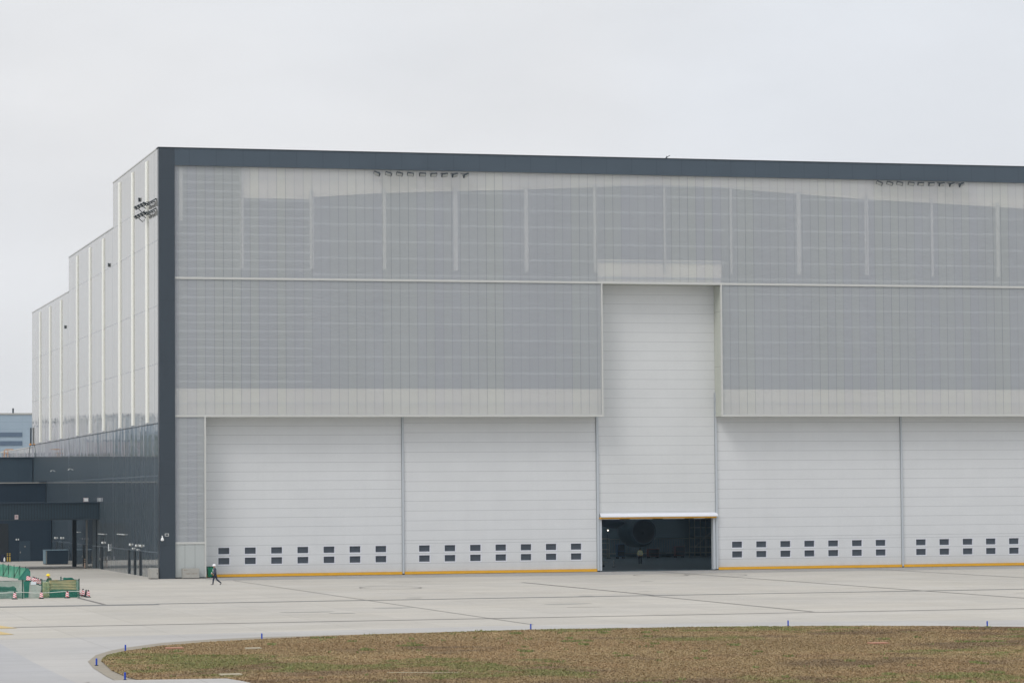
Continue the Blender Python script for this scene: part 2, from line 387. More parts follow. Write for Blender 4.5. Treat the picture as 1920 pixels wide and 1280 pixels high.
struct(MB().poly([(-60,-97.0,.016),(-24.4,-96.9,.016),(-23.4,-103.4,.016),(-24.6,-103.6,.016),(-60,-103.6,.016)]).poly([(-60,-106.4,.016),(-24.9,-106.4,.016),(-24.4,-111.6,.016),(-60,-112.2,.016)]).build('taxi_marking', M['paint']))
struct(MB().poly([(4,-8.5,.006),(99,-8.5,.006),(99,2.1,.006),(4,2.1,.006)]).build('door_stain_shade', M['apron3']))  # stained concrete, with the building's shade also put into its darker colour
# tyre and repair marks
mk = MB()
for i in range(12):
    x = random.uniform(-15, 80); y = random.uniform(-100, -12); w = random.uniform(.5, 2.2); d = random.uniform(.15, .9)
    pts = [(x+w*math.cos(a)*random.uniform(.7,1.1), y+d*math.sin(a)*random.uniform(.6,1.2), .009) for a in [j*math.pi/5 for j in range(10)]]
    mk.poly(pts)
struct(mk.build('apron_patch', M['patchc']))
# turning marks of a nose wheel in front of the open door
tm = MB()
for (cx, cy, r) in ((44.5,-14,2.3),(49.5,-15,2.6),(13.5,-38,2.4)):
    pr = None
    for j in range(25):
        a = j/24*2*math.pi; q = [(cx+r*math.cos(a), cy+1.6*r*math.sin(a), .02), (cx+(r+.1)*math.cos(a), cy+1.6*(r+.15)*math.sin(a), .02)]
        if pr: tm.poly([pr[0], q[0], q[1], pr[1]])
        pr = q
struct(tm.build('tyre_mark', M['joint']))

# grass island: outline of the soil, its paved shoulder, then blades
island = [(-23.4,-141.6),(-22.56,-136.98),(-21.18,-133.36),(-18.82,-128.79),(-15.56,-125.46),(-10.54,-122.67),(-5.67,-121.0),(3.41,-119.3),(12.33,-120.0),(20.85,-122.3),(25.11,-124.66),(28.5,-127.6),(60,-150),(60,-220),(-19.6,-220),(-20.0,-160),(-20.2,-157.4),(-23.77,-156.9),(-23.97,-154.84),(-23.94,-149.52)]
shoulder = [(-23.98,-141.34),(-22.92,-135.79),(-21.6,-131.5),(-20.5,-129.0),(-18.2,-124.9),(-15.0,-122.0),(-12.0,-120.7),(-6,-119.7),(3.4,-118.2),(12.5,-118.9),(21.2,-121.2),(25.6,-123.5),(29.4,-126.5),(62,-149),(62,-225),(-25.2,-225),(-24.72,-158),(-24.67,-153.4),(-24.4,-146.7)]
struct(MB().poly([(x,y,.020) for x,y in shoulder][::-1]).build('shoulder', M['kerb']))
struct(MB().poly([(x,y,.05) for x,y in island][::-1]).build('soil', M['soil']))
struct(MB().poly([(-26,-157.0,.07),(-24,-157.1,.07),(-20.3,-157.6,.07),(-19.9,-160,.07),(-19.7,-215,.07),(-26,-215,.07)][::-1]).build('path', M['apron2']))
def inside(px, py, poly):
    c = np.zeros(len(px), bool); n = len(poly)
    for i in range(n):
        x1, y1 = poly[i]; x2, y2 = poly[(i+1) % n]
        k = ((y1 > py) != (y2 > py)) & (px < (x2-x1)*(py-y1)/(y2-y1+1e-9)+x1); c ^= k
    return c
def vnoise(x, y, s, seed):
    g = np.random.default_rng(seed).random((256, 256)); u = x*s+1000; v = y*s+1000
    i = np.floor(u).astype(int); j = np.floor(v).astype(int); a = u-i; b = v-j; a = a*a*(3-2*a); b = b*b*(3-2*b)
    G = lambda p, q: g[p % 256, q % 256]
    return (G(i,j)*(1-a)+G(i+1,j)*a)*(1-b)+(G(i,j+1)*(1-a)+G(i+1,j+1)*a)*b
N = 560000
gx = rng.uniform(-24.5, 32, N); gy = rng.uniform(-176, -118, N)
fb = (0.27*(gy+280)+0.40*0-0)   # rough right edge of view: skip blades well beyond it
keep = inside(gx, gy, island) & (gx < -41+ (gy+280)*.47+2); gx = gx[keep]; gy = gy[keep]; n = len(gx)
nb = vnoise(gx, gy, .12, 1)*.5+vnoise(gx, gy, .45, 2)*.3+vnoise(gx, gy, 1.6, 3)*.2
edge = np.clip(1-(np.abs(gy-(-121)))/7, 0, 1)*.16+np.clip(1-np.abs(gx+23)/5, 0, 1)*.20+np.clip((2-gx)/26, 0, 1)*.07
green = np.clip((nb+edge-.60)*7, 0, 1)*rng.uniform(.5, 1, n)
clump = (vnoise(gx, gy, .9, 9) > .925)
green = np.where(clump, 1, green)
h = rng.uniform(.02, .055, n)*(1+.5*green)*np.where(clump, 1.7, 1); w = rng.uniform(.008, .018, n)*1.6
brown = np.array([lin(163,143,108)[:3], lin(168,149,115)[:3], lin(156,136,104)[:3], lin(168,145,112)[:3]])
gr = np.array([lin(136,138,90)[:3], lin(128,134,84)[:3], lin(144,142,98)[:3], lin(118,128,78)[:3]])
pick = rng.integers(0, 4, n); dk = vnoise(gx, gy*1.6, .10, 5)
p1 = vnoise(gx, gy, .22, 21)*.6+vnoise(gx, gy, .7, 22)*.4; p2 = vnoise(gx, gy, .16, 23)*.6+vnoise(gx, gy, .55, 24)*.4
red = np.clip((p1-.48)*5, 0, 1)[:, None]; drk = np.clip((p2-.52)*5, 0, 1)[:, None]
bcol = brown[pick]*(1-red*.65)+np.array(lin(163,138,106)[:3])*red*.65
bcol = bcol*(1-drk*.55)+np.array(lin(118,102,88)[:3])*drk*.55
bcol = bcol*(.86+.28*dk)[:, None]; col = bcol*(1-green)[:, None]+gr[pick]*green[:, None]
col *= rng.uniform(.95, 1.05, n)[:, None]
ang = rng.uniform(0, math.pi*2, n); dx = np.cos(ang)*w; dy = np.sin(ang)*w; lean = rng.normal(0, .03, (n, 2))
V = np.zeros((n, 4, 3)); z0 = .045
V[:, 0] = np.stack([gx-dx*1.5, gy-dy*1.5, np.full(n, z0)], 1); V[:, 1] = np.stack([gx+dx*1.5, gy+dy*1.5, np.full(n, z0)], 1)
V[:, 2] = np.stack([gx+dx+lean[:,0], gy+dy+lean[:,1], z0+h], 1); V[:, 3] = np.stack([gx-dx+lean[:,0], gy-dy+lean[:,1], z0+h*.8], 1)
me = bpy.data.meshes.new('grass'); me.vertices.add(4*n); me.vertices.foreach_set('co', V.reshape(-1))
me.loops.add(4*n); me.loops.foreach_set('vertex_index', np.arange(4*n)); me.polygons.add(n)
me.polygons.foreach_set('loop_start', np.arange(0, 4*n, 4)); me.polygons.foreach_set('loop_total', np.full(n, 4)); me.update()
at_ = me.attributes.new('tint', 'FLOAT_COLOR', 'POINT'); at_.data.foreach_set('color', np.repeat(np.concatenate([col, np.ones((n, 1))], 1), 4, 0).reshape(-1))
me.materials.append(M['blades']); go = bpy.data.objects.new('grass', me); C.objects.link(go)
tag(go, 'short dry brown grass with green patches on the island by the apron', 'grass', kind='stuff')

def slab(name, pts, m, label, cat):
    a, b = pts; d = .35
    o = MB().box(a[0], b[0], a[1]-d, a[1]+d, .05, .12).build(name, m, bevel=.01); tag(o, label, cat)
slab('stone_slab', ((-19.0,-132.0),(-18.15,0)), M['slab1'], 'pinkish slab lying in the grass near the tip of the island', 'slab')
slab('stone_slab', ((-15.35,-133.9),(-14.6,0)), M['slab2'], 'small pale slab in the grass right of the pinkish one', 'slab')
slab('stone_slab', ((-20.2,-155.3),(-19.3,0)), M['slab2'], 'pale slab in the grass beside the concrete path at the bottom edge', 'slab')
slab('stone_slab', ((14.3,-141.5),(15.2,0)), M['slab1'], 'pinkish slab alone in the brown grass at far right', 'slab')
o = MB().tube([(-13.3,-156.4,.08),(-12.3,-156.8,.09),(-11.4,-157.2,.08),(-10.5,-157.6,.08)], .022, 6).build('plank', M['slab2'])
tag(o, 'long thin pale strip lying in the brown grass near the bottom edge', 'strip')

# blue edge markers
def marker(x, y, label):
    t_ = empty('edge_marker', label, 'edge marker', (x, y, .02), group='blue taxiway edge markers along the grass island')
    MB().lathe((0,0,0), [(.04,.03),(.042,.30),(.034,.325),(.02,.33)], 12).build('post', M['blue'], t_, True)
    MB().lathe((0,0,0), [(.085,0),(.085,.02),(.05,.035)], 12).build('base', M['black'], t_)
for (x, y), lb in zip([(-24.05,-145.05),(-21.13,-133.0),(-24.3,-156.35),(-12.69,-123.6),(3.36,-118.5),(17.9,-120.2),(27.43,-126.0)],
    ['blue edge marker on the shoulder at the rounded left tip of the grass', 'blue edge marker just above the left tip of the grass, second along the upper edge',
     'blue edge marker nearest the viewer, on the shoulder below the tip', 'blue edge marker on the upper grass edge below the walking person and door one',
     'blue edge marker on the grass edge in line with the second big door', 'blue edge marker on the grass edge right of the open doorway', 'blue edge marker nearest the right edge of the photo']):
    marker(x, y, lb)

# ------------------------------------------------------------------ hangar
H = 40.3; XE = 98.8
hg = empty('hangar', 'huge aircraft hangar with pale translucent facade, white lift doors and dark slate frame', 'hangar')
# dark frame
MB().box(-.02, 1.476, -.25, .6, 0, H).build('corner_column', M['slate_col'], hg, bevel=.02)
MB().box(1.476, XE, -.25, .6, 38.68, H).build('roof_beam', M['slate'], hg)
MB().box(XE, XE+1.5, -.25, .6, 0, H).build('corner_column', M['slate_col'], hg)
MB().box(-.1, XE+1.6, -.32, .9, H, H+.07).build('coping', M['dark'], hg)
# side wall in three steps, light above, dark below
yr = [(.6, 32.7, 40.3), (32.7, 72.15, 35.62), (72.15, 112.9, 31.62)]
for a, b, z in yr:
    MB().box(-.0, .3, a, b, 14.51, z).build('side_wall', M['side'], hg)
    MB().box(-.04, .34, a, b, z, z+.12).build('coping', M['trim'], hg)
MB().box(0.0, .3, .6, 112.9, 0, 14.50).build('side_base', M['side_dark'], hg)
MB().box(-.05, 0, .6, 112.9, 14.46, 14.54).build('flashing', M['dark'], hg)
for a in (7.05, 17.0, 26.7, 39.8, 51.3, 63.0, 79.2, 91.0, 102.4):
    z = [q for q in yr if q[0] <= a < q[1]][0][2]
    MB().box(-.10, -.0005, a, a+1.25, 14.7, z-.45).build('light_strip', M['strip'], hg)
for y, z in ((12.6, 36.63), (35.6, 31.99), (75.3, 27.71)):
    v = MB().box(-.14, -.002, y-.26, y+.26, z-.17, z+.17); v.box(-.17, -.11, y-.28, y+.28, z+.15, z+.19); v.build('vent', M['dark'], hg)
# roofs (unseen gaps added to brighten the interior), far walls
rf = MB()
for a, b, z in yr:
    rf.box(.3, 30, a, b, z-.5, z-.2); rf.box(44, 60, a, b, z-.5, z-.2); rf.box(74, XE, a, b, z-.5, z-.2)
    for q in range(int((b-a)//8)): rf.box(30, 44, a+8*q, a+8*q+5.2, z-.5, z-.2); rf.box(60, 74, a+8*q, a+8*q+5.2, z-.5, z-.2)
rf.box(.3, XE, 32.6, 32.9, 35.6, 40.1); rf.box(.3, XE, 72.0, 72.3, 31.5, 35.5)
rf.build('roof', M['roofing'], hg)
MB().box(.3, XE, 112.6, 112.9, 0, 31.5).box(XE, XE+.3, .6, 112.9, 0, 31.2).box(XE, XE+.3, .6, 72, 31.2, 35.2).build('rear_wall', M['inner'], hg)
MB().poly([(.3,2.2,.006),(XE,2.2,.006),(XE,112,.006),(.3,112,.006)]).build('floor', M['floor'], hg)
struct(hg) if False else None

# translucent facade: sheet in front, real rails, posts and pale panels behind, then the dark lining wall
def sheet(x0, x1, z0, z1):
    MB().poly([(x0,0,z0),(x1,0,z0),(x1,0,z1),(x0,0,z1)]).build('polycarbonate_wall', M['sheet'], hg)
sheet(1.476, XE, 28.2, 38.68); sheet(1.476, 43.2, 15.25, 28.0); sheet(55.62, XE, 15.25, 28.0); sheet(1.476, 4.25, 3.4, 15.05)
ln_ = MB(); ln_.box(1.3, XE, .62, .8, 28.1, 38.7); ln_.box(1.3, 43.2, .62, .8, 15.2, 28.1); ln_.box(55.6, XE, .62, .8, 15.2, 28.1); ln_.box(1.3, 4.3, .62, .8, 3.3, 15.2)
ln_.build('lining_wall', M['backing'], hg)
def rail(x0, x1, z, h_=.09, y=.22): MB().box(x0, x1, y, y+.1, z-h_, z+h_).build('rail', M['rail'], hg)
for i, z in enumerate([38.0-.815*k for k in range(12)]):
    rail(1.5, 7.8 if z > 35.7 else 14.6, z, .09 if i % 2 else .075)
for z in (36.62, 35.02, 33.43, 31.8, 30.2, 28.6):
    if z < 36: rail(14.75, XE, z)
    else: rail(28.7, 72, z)
for i, z in enumerate([27.13-.793*k for k in range(12)]): rail(1.5, 14.6, z, .09 if i % 2 else .06)
for z in (27.13, 25.55, 23.96, 22.4, 20.8, 19.24):
    rail(14.75, 43.1, z, .075); rail(55.7, XE, z, .075)
for z in (27.13, 25.55, 23.96, 22.4, 20.8, 19.24): pass
for k in range(14): rail(1.6, 4.15, 14.2-.79*k, .07)
for i, x in enumerate((2.13, 7.9, 14.61, 21.66, 28.7, 35.77, 42.72, 49.81, 56.7, 63.8, 70.99, 78.03, 85.16, 92.2)):
    top = 38.6 if i < 2 else 37.9-abs(x-50)*.035
    w_ = (.2, .2, .22, .22, .26, .24, .2, .12, .12, .24, .24, .14, .22, .22)[i]
    MB().box(x-w_/1.2, x+w_/1.2, .12, .2, (29.1 if i else 33.5), top).build('post', M['postw'], hg)
bd = MB()
bt = [(14.6,35.95),(20.66,36.41),(25.38,36.65),(35.74,37.08),(42.75,37.44),(48.48,37.76),(54.55,37.70),(57.04,37.55),(63.98,37.15),(71.17,36.75),(78.22,36.5),(85.36,36.24),(91,36.0),(XE,35.7)]
bd.poly([(7.9,.34,35.75),(14.6,.34,35.75),(14.6,.34,38.68),(7.9,.34,38.68)])
for (a, za), (b, zb) in zip(bt, bt[1:]): bd.poly([(a,.34,za),(b,.34,zb),(b,.34,38.68),(a,.34,38.68)])
bd.poly([(42.97,.34,28.2),(55.74,.34,28.2),(55.74,.34,30.4),(42.97,.34,30.4)])
bd.poly([(1.476,.34,15.25),(43.2,.34,15.25),(43.2,.34,17.75),(1.476,.34,17.75)]); bd.poly([(55.6,.34,15.25),(XE,.34,15.25),(XE,.34,17.75),(55.6,.34,17.75)])
bd.build('pale_lining', M['band'], hg)
MB().box(1.5, 43.1, .1, .16, 16.28, 16.36).box(55.7, XE, .1, .16, 16.28, 16.36).box(8, XE, .1, .16, 37.6, 37.66).build('fixing_rail', M['post'], hg)
# cream trims round the panels
MB().box(1.476, XE, -.1, .3, 28.0, 28.2).build('trim', M['trim'], hg)
MB().box(1.476, 43.33, -.1, .12, 15.06, 15.25).build('trim', M['trim'], hg)
MB().box(55.45, XE, -.1, .12, 15.06, 15.25).build('trim', M['trim'], hg)
MB().box(43.2, 43.33, -.1, .12, 15.25, 28.0).build('trim', M['trim'], hg)
MB().box(55.45, 55.6, -.1, .12, 15.25, 28.0).build('trim', M['trim'], hg)
MB().box(4.25, 4.4, -.1, .12, 0.1, 15.06).build('trim', M['trim'], hg)
MB().box(1.476, 4.25, -.08, .12, 3.2, 3.4).build('trim', M['trim'], hg)
MB().box(1.476, 4.25, -.02, .2, .12, 3.2).build('wall_panel', M['wallpanel'], hg)
MB().box(1.476, 4.4, .02, .25, 0, .12).build('plinth', M['gap'], hg)
# soffits and jambs of the recess
MB().box(4.4, 43.33, .12, 2.3, 15.1, 15.2).box(55.45, XE, .12, 2.3, 15.1, 15.2).build('soffit', M['jamb'], hg)
MB().box(43.33, 55.45, .3, 2.3, 28.02, 28.1).build('soffit', M['jamb'], hg)
MB().box(55.50, 55.6, .12, 2.3, 15.2, 28.0).build('jamb', M['jamb'], hg)
MB().box(43.22, 43.32, .12, 2.3, 15.2, 28.0).build('jamb', M['jamb'], hg)
MB().box(4.3, 4.4, .12, 2.3, 0, 15.1).build('jamb', M['jamb'], hg)
# lift doors
def lift_door(x0, x1, wins, mat, zb=.30, ztop=15.2):
    Y = 2.1; b = MB(); zs = [zb, 1.18, 1.85, 2.15, 2.80, ztop]
    xs = [x0]
    for a in wins: xs += [a, a+1.10]
    xs.append(x1)
    for i in range(len(xs)-1):
        hole = i % 2 == 1
        if not hole: b.poly([(xs[i],Y,zb),(xs[i+1],Y,zb),(xs[i+1],Y,ztop),(xs[i],Y,ztop)])
        else:
            for j in (0, 2, 4): b.poly([(xs[i],Y,zs[j]),(xs[i+1],Y,zs[j]),(xs[i+1],Y,zs[j+1]),(xs[i],Y,zs[j+1])])
    d = b.build('lift_door', mat, hg)
    MB().box(x0+.02, x1-.02, Y-.16, Y+.3, .04, .285).build('bottom_seal', M['yellow'], d)
    MB().box(x0, x1, Y+.35, Y+.4, 0.3, ztop).build('inner_skin', M['dark'], d)
    for a in wins:
        for z0, z1 in ((1.18, 1.85), (2.15, 2.80)):
            q = MB(); q.poly([(a,Y+.14,z0),(a+1.1,Y+.14,z0),(a+1.1,Y+.14,z1),(a,Y+.14,z1)])
            w_ = q.build('window', M['pane'], d)
            f = MB(); f.box(a-.0, a+.01, Y+.001, Y+.14, z0, z1); f.box(a+1.06, a+1.1, Y+.001, Y+.139, z0, z1); f.box(a+.01, a+1.06, Y+.001, Y+.139, z1-.02, z1); f.box(a+.01, a+1.06, Y+.001, Y+.139, z0, z0+.04)
            f.box(a-.05, a-.003, Y-.015, Y-.001, z0-.05, z1+.05); f.box(a+1.103, a+1.15, Y-.015, Y-.001, z0-.05, z1+.05); f.box(a-.003, a+1.103, Y-.015, Y-.001, z0-.05, z0-.003); f.box(a-.003, a+1.103, Y-.015, Y-.001, z1+.003, z1+.05)
            f.build('window_frame', M['white'], w_)
    return d
lift_door(4.4, 23.68, [5.89+2.53*k for k in range(7)], M['doorA'])
lift_door(23.88, 43.16, [25.35+2.53*k for k in range(7)], M['doorB'])
lift_door(55.62, 75.04, [57.1+2.53*k for k in range(7)], M['doorB'])
lift_door(75.23, 94.4, [76.62+2.53*k for k in range(7)], M['doorB'])
cd = MB().poly([(43.33,2.1,5.6),(55.49,2.1,5.6),(55.49,2.1,28.01),(43.33,2.1,28.01)]).build('lift_door', M['doorC'], hg)
cd['label'] = 'tall central white lift door raised above the opening'
b = MB(); xa, xb = 43.48, 55.52
P = [(1.98,5.66),(1.55,5.38),(1.55,5.30),(2.45,5.30),(2.45,5.66)]
n0 = len(b.v); b.v += [(xa,y,z) for y,z in P]+[(xb,y,z) for y,z in P]
for i in range(5): j = (i+1) % 5; b.f.append((n0+i,n0+j,n0+5+j,n0+5+i)); b.mi.append(0)
b.f.append(tuple(n0+i for i in range(5))); b.mi.append(0); b.f.append(tuple(n0+9-i for i in range(5))); b.mi.append(0)
b.build('bottom_rail', M['white'], cd)
MB().box(43.4, 55.4, 1.72, 2.3, 5.14, 5.295).build('bottom_seal', M['yellow'], cd)
for a, c_ in ((43.6,45.6),(46.7,49.0),(50.1,52.3),(53.3,54.4)): MB().box(a, c_, 2.4, 2.55, 5.08, 5.2).build('light_dash', M['white'], cd)  # white bars standing in for the lamp light seen as dashes below the door
MB().box(43.45, 55.36, 2.4, 2.5, 5.8, 28).build('inner_skin', M['dark'], cd)
for x0, x1, zt in ((23.66,23.9,15.1),(43.14,43.42,15.1),(55.38,55.64,17.5),(75.02,75.25,15.1)):
    q = MB().box(x0+.04, x1-.04, 1.93, 2.6, .12, zt).build('door_post', M['post'], hg)
    MB().box(x0, x0+.038, 2.05, 2.6, .12, zt).box(x1-.038, x1, 2.05, 2.6, .12, zt).build('guide_slot', M['slot'], q)
    MB().box(x0, x1, 1.95, 2.5, 0, .12).build('foot', M['gap'], q)
MB().box(43.42, 43.66, 2.0, 2.6, .1, 5.3).build('door_jamb', M['post'], hg); MB().box(55.12, 55.36, 2.0, 2.6, .1, 5.3).build('door_jamb', M['post'], hg)
q = MB(); q.box(55.56,55.7,1.5,1.7,15.4,17.5,1)
for z in (16.9, 16.7, 15.5): q.box(55.3,55.62,1.85,1.92,z,z+.06)
q.build('guide_bracket', [M['post'], M['dark']], hg)
# dark wall closing the far side of the door recess above the doors
MB().box(4.4, 43.2, 2.3, 2.5, 15.2, 28).box(55.6, XE, 2.3, 2.5, 15.2, 28).box(94.4, XE, 1.6, 2.5, 0, 15.1).build('recess_wall', M['inner'], hg)
# personnel doors in the side wall
for y0, y1 in ((20.3,21.4),(16.1,17.25),(12.1,13.3),(41.6,43.1),(57.5,58.6),(78.2,79.4),(83.6,84.9),(92.0,93.4)):
    d = MB().box(-.03, -.001, y0, y1, .03, 2.36).build('side_door', M['gap'], hg)
    MB().box(-.09, -.031, y1+.03, y1+.10, .95, 1.2).build('handle', M['steel'], d)
    MB().box(-.10, -.031, y0-.06, y0-.005, 0, 2.42).build('door_frame', M['dark'], d)
q = MB().box(-.06, 0, -.4, .6, 2.38, 2.45)
# rooftop antenna
a = MB().tube([(50.2,.4,H+.05),(50.2,.4,H+.35)], .05, 6).tube([(50.0,.3,H+.12),(50.5,.3,H+.42)], .035, 6); a.build('antenna', M['dark'], hg)

# rear low wing continuing the side wall
rw = empty('rear_wing', 'low ribbed grey building continuing behind the hangar side wall', 'building')
MB().box(0, 30, 113.05, 155, 0, 14.2).build('wall', M['wing'], rw); MB().box(-.1, 30.1, 113.05, 155.1, 14.2, 14.36).build('roof', M['trim'], rw)

# floodlights under the beam
def flood(parent_label, cat, loc, yaw_, tilt, group, sc=1.0):
    t_ = empty('floodlight', parent_label, cat, loc, 0, group); t_.rotation_euler = (0, 0, yaw_); t_.scale = (sc,)*3
    R_ = Matrix.Rotation(tilt, 3, 'X')
    def ob(c, a, b_, c2, name, m, par):
        q = MB(); q.obox(R_@Vector(c), R_@Vector((a,0,0)), R_@Vector((0,b_,0)), R_@Vector((0,0,c2))); return q.build(name, m, par)
    hd = ob((0,-.05,-.05), .31, .19, .055, 'housing', M['dark'], t_)
    ob((0,-.05,-.125), .26, .13, .022, 'lens', M['chrome'], hd)
    q = MB()
    for k in range(5): q.obox(R_@Vector((-.24+.12*k,-.05,.05)), R_@Vector((.012,0,0)), R_@Vector((0,.17,0)), R_@Vector((0,0,.04)))
    q.build('cooling_fin', M['dark'], hd)
    MB().tube([(-.32,-.05,-.03),(-.32,.1,.16),(.32,.1,.16),(.32,-.05,-.03)], .022, 6).tube([(0,.1,.16),(0,.35,.22),(0,.62,.22)], .03, 6).build('bracket', M['dark'], t_)
    return t_
g1 = [20.84,21.96,23.03,24.1,25.28,26.38,27.44,28.46,29.55]; g2 = [72.14,73.25,74.31,75.52,76.55,77.7,78.79,79.89,80.93]
for gi, (xs, wh, z) in enumerate(((g1, 'left', 38.3), (g2, 'right', 38.38))):
    for i, x in enumerate(xs):
        ya = (i-4.3)*-.17; t_ = flood('%s floodlight of the nine under the roof beam in the %s-hand cluster' % (ordinal(i, 9), wh), 'floodlight', (x, -.6, z-.08), 0, math.radians(-48), 'floodlights under the roof beam, %s cluster' % wh)
        t_.rotation_euler = (0, (4.3-i)*.10, (i-4)*.12)
for row, z in enumerate((35.62, 34.72)):
    # four heads on one arm that leans out of the side wall
    for i in range(4):
        y = 10.6-1.9*i
        t_ = flood('%s floodlight in the %s row of four on the side wall' % (ordinal(i, 4), ('upper', 'lower')[row]), 'floodlight', (-.62, y, z-.15*(i/3)), -math.pi/2, math.radians(-40), 'floodlights on the side wall', 1.0)
    a_ = MB().tube([(-.45,11,z),(-.45,4.2,z-.15)], .05, 6).tube([(0,10.8,z-.4),(-.45,10.8,z)], .04, 6).tube([(0,4.6,z-.4),(-.45,4.6,z-.15)], .04, 6).tube([(0,7.6,z-.4),(-.45,7.6,z-.1)], .04, 6).tube([(-.45,4.2,z-.15),(-.03,1.6,z+.05)], .06, 6).tube([(-.45,5.0,z-.3),(-.03,2.6,z-.1)], .05, 6).build('light_arm', M['dark'])
    tag(a_, 'dark steel arm carrying the %s row of side-wall floodlights' % ('upper', 'lower')[row], 'lamp bracket')

# small wall lamps on the side wall
def dome(y, z, lb, s=1):
    t_ = empty('wall_lamp', lb, 'wall lamp', (0, y, z), group='small white lamps over the side-wall doors')
    MB().lathe((-.13*s,0,-.1*s), [(.05*s,0),(.09*s,.04*s),(.10*s,.12*s),(.07*s,.2*s),(.03*s,.23*s)], 10).build('globe', M['lamp'], t_, True)
    MB().box(-.09*s, 0, -.09*s, .09*s, -.12*s, .12*s).build('back_plate', M['steel'], t_)
for y, z, lb in ((40.7,2.84,'white dome lamp on the side wall between the canopy and the tube lamps'),(19.2,2.92,'white dome lamp over the farthest of the three side doors near the corner'),(14.8,2.88,'white dome lamp over the middle of the three side doors near the corner'),(11.7,2.9,'white dome lamp over the side door nearest the corner column'),
                 (92.6,2.82,'white lamp under the canopy, farthest along the side wall'),(85.4,2.84,'white lamp under the canopy, middle one of three along the side wall'),(79.0,2.9,'white lamp under the canopy, nearest of three along the side wall')):
    dome(y, z, lb)
dome(17.5, 2.56, 'smaller low lamp between two dome lamps near the side doors', .7); dome(14.3, 2.5, 'smaller lamp hanging right under the middle dome lamp', .6)
def tubelamp(y0, y1, z, lb):
    t_ = empty('tube_lamp', lb, 'tube lamp', (0, y0, z))
    MB().tube([(-.16,0,0),(-.16,(y1-y0)*.35,0)], .045, 8).tube([(-.16,(y1-y0)*.5,0),(-.16,(y1-y0)*.72,0)], .04, 8).tube([(-.16,(y1-y0)*.85,0),(-.16,(y1-y0),0)], .035, 8).build('tube', M['lamp'], t_, True)
    MB().box(-.08, 0, .1, .3, -.05, .05).box(-.08, 0, y1-y0-.3, y1-y0-.1, -.05, .05).build('bracket', M['steel'], t_)
tubelamp(39.3, 44.0, 3.75, 'long white tube lamp on the side wall beside the canopy'); tubelamp(23.4, 28.6, 3.88, 'long white tube lamp on the side wall midway between canopy and corner')
tubelamp(62.5, 66.5, 3.75, 'long white tube lamp on the side wall under the canopy')
o = MB().tube([(-.12,35.5,2.05),(-.12,35.5,2.78)], .06, 8).box(-.07,0,35.42,35.58,2.1,2.2).build('upright_lamp', M['lamp']); tag(o, 'short upright white lamp on the side wall right of the lone dome lamp', 'wall lamp')
for y, z, lb in ((89.4,10.98,'small security camera on the side wall above the second annex roof'),(71.1,10.97,'small security camera on the side wall at the vertical seam above the canopy')):
    t_ = empty('security_camera', lb, 'camera', (0, y, z)); MB().tube([(-.1,-.2,0),(-.26,-.6,-.08)], .06, 8).build('camera_body', M['lamp'], t_); MB().tube([(0,0,.1),(-.12,-.22,.02)], .03, 6).build('bracket', M['steel'], t_)
t_ = empty('security_camera', 'white dome security camera on the dark corner column', 'camera', (.22, -.25, 3.7))
MB().tube([(0,0,.28),(0,-.18,.28),(0,-.2,.16)], .045, 6).build('bracket', M['lamp'], t_); MB().lathe((0,-.2,-.18), [(.05,0),(.13,.03),(.16,.12),(.13,.22),(.05,.34)], 12).build('dome', M['lamp'], t_, True)
t_ = empty('wall_sign', 'small dark sign with white border on the corner column', 'sign', (.67, -.25, 4.09))
MB().box(-.16,.16,-.02,0,-.11,.11).build('panel', M['dark'], t_)
MB().box(-.18,.18,-.035,-.021,.085,.12).box(-.18,.18,-.035,-.021,-.12,-.085).box(-.18,-.145,-.035,-.021,-.085,.085).box(.145,.18,-.035,-.021,-.085,.085).build('border', M['lamp'], t_)

# steel cabinets
t_ = empty('steel_cabinet', 'stainless cabinet standing left of the dark corner column', 'cabinet', (-.55, -.1, 0))
MB().box(-.38,.38,-.5,1.0,.06,1.0).build('body', M['steel'], t_, bevel=.01); MB().box(-.34,.34,-.53,-.505,.10,.96).build('door', M['steel'], t_, bevel=.008); MB().box(-.34,.34,-.4,.9,0,.06).build('plinth', M['dark'], t_); MB().box(.24,.28,-.56,-.53,.45,.6).build('handle', M['dark'], t_)
t_ = empty('steel_cabinet', 'wide stainless cabinet with brown lettering before the grey wall panel', 'cabinet', (2.83, -.55, 0))
MB().box(-.78,.78,-.35,.35,.06,.96).build('body', M['steel'], t_, bevel=.01); d = MB().box(-.74,-.01,-.375,-.352,.1,.92).box(.01,.74,-.375,-.352,.1,.92).build('door', M['steel'], t_, bevel=.006); MB().box(-.7,.7,-.3,.3,0,.06).build('plinth', M['dark'], t_)
gl = MB()
for k, x in enumerate([-.46,-.38,-.30,-.22,-.14, .10,.24,.38,.52]):
    s = .03 if k < 5 else .045
    gl.box(x-s, x+s, -.382, -.376, .46, .475); gl.box(x-s, x+s, -.382, -.376, .50, .512); gl.box(x-.008, x+.008, -.382, -.376, .475, .50); gl.box(x-s*.9, x-s*.6, -.382, -.376, .42, .46); gl.box(x+s*.5, x+s*.8, -.382, -.376, .42, .46)
gl.box(-.64,-.58,-.382,-.376,.78,.84); gl.box(-.56,-.34,-.382,-.376,.80,.825)
gl.build('lettering', M['glyph'], d)

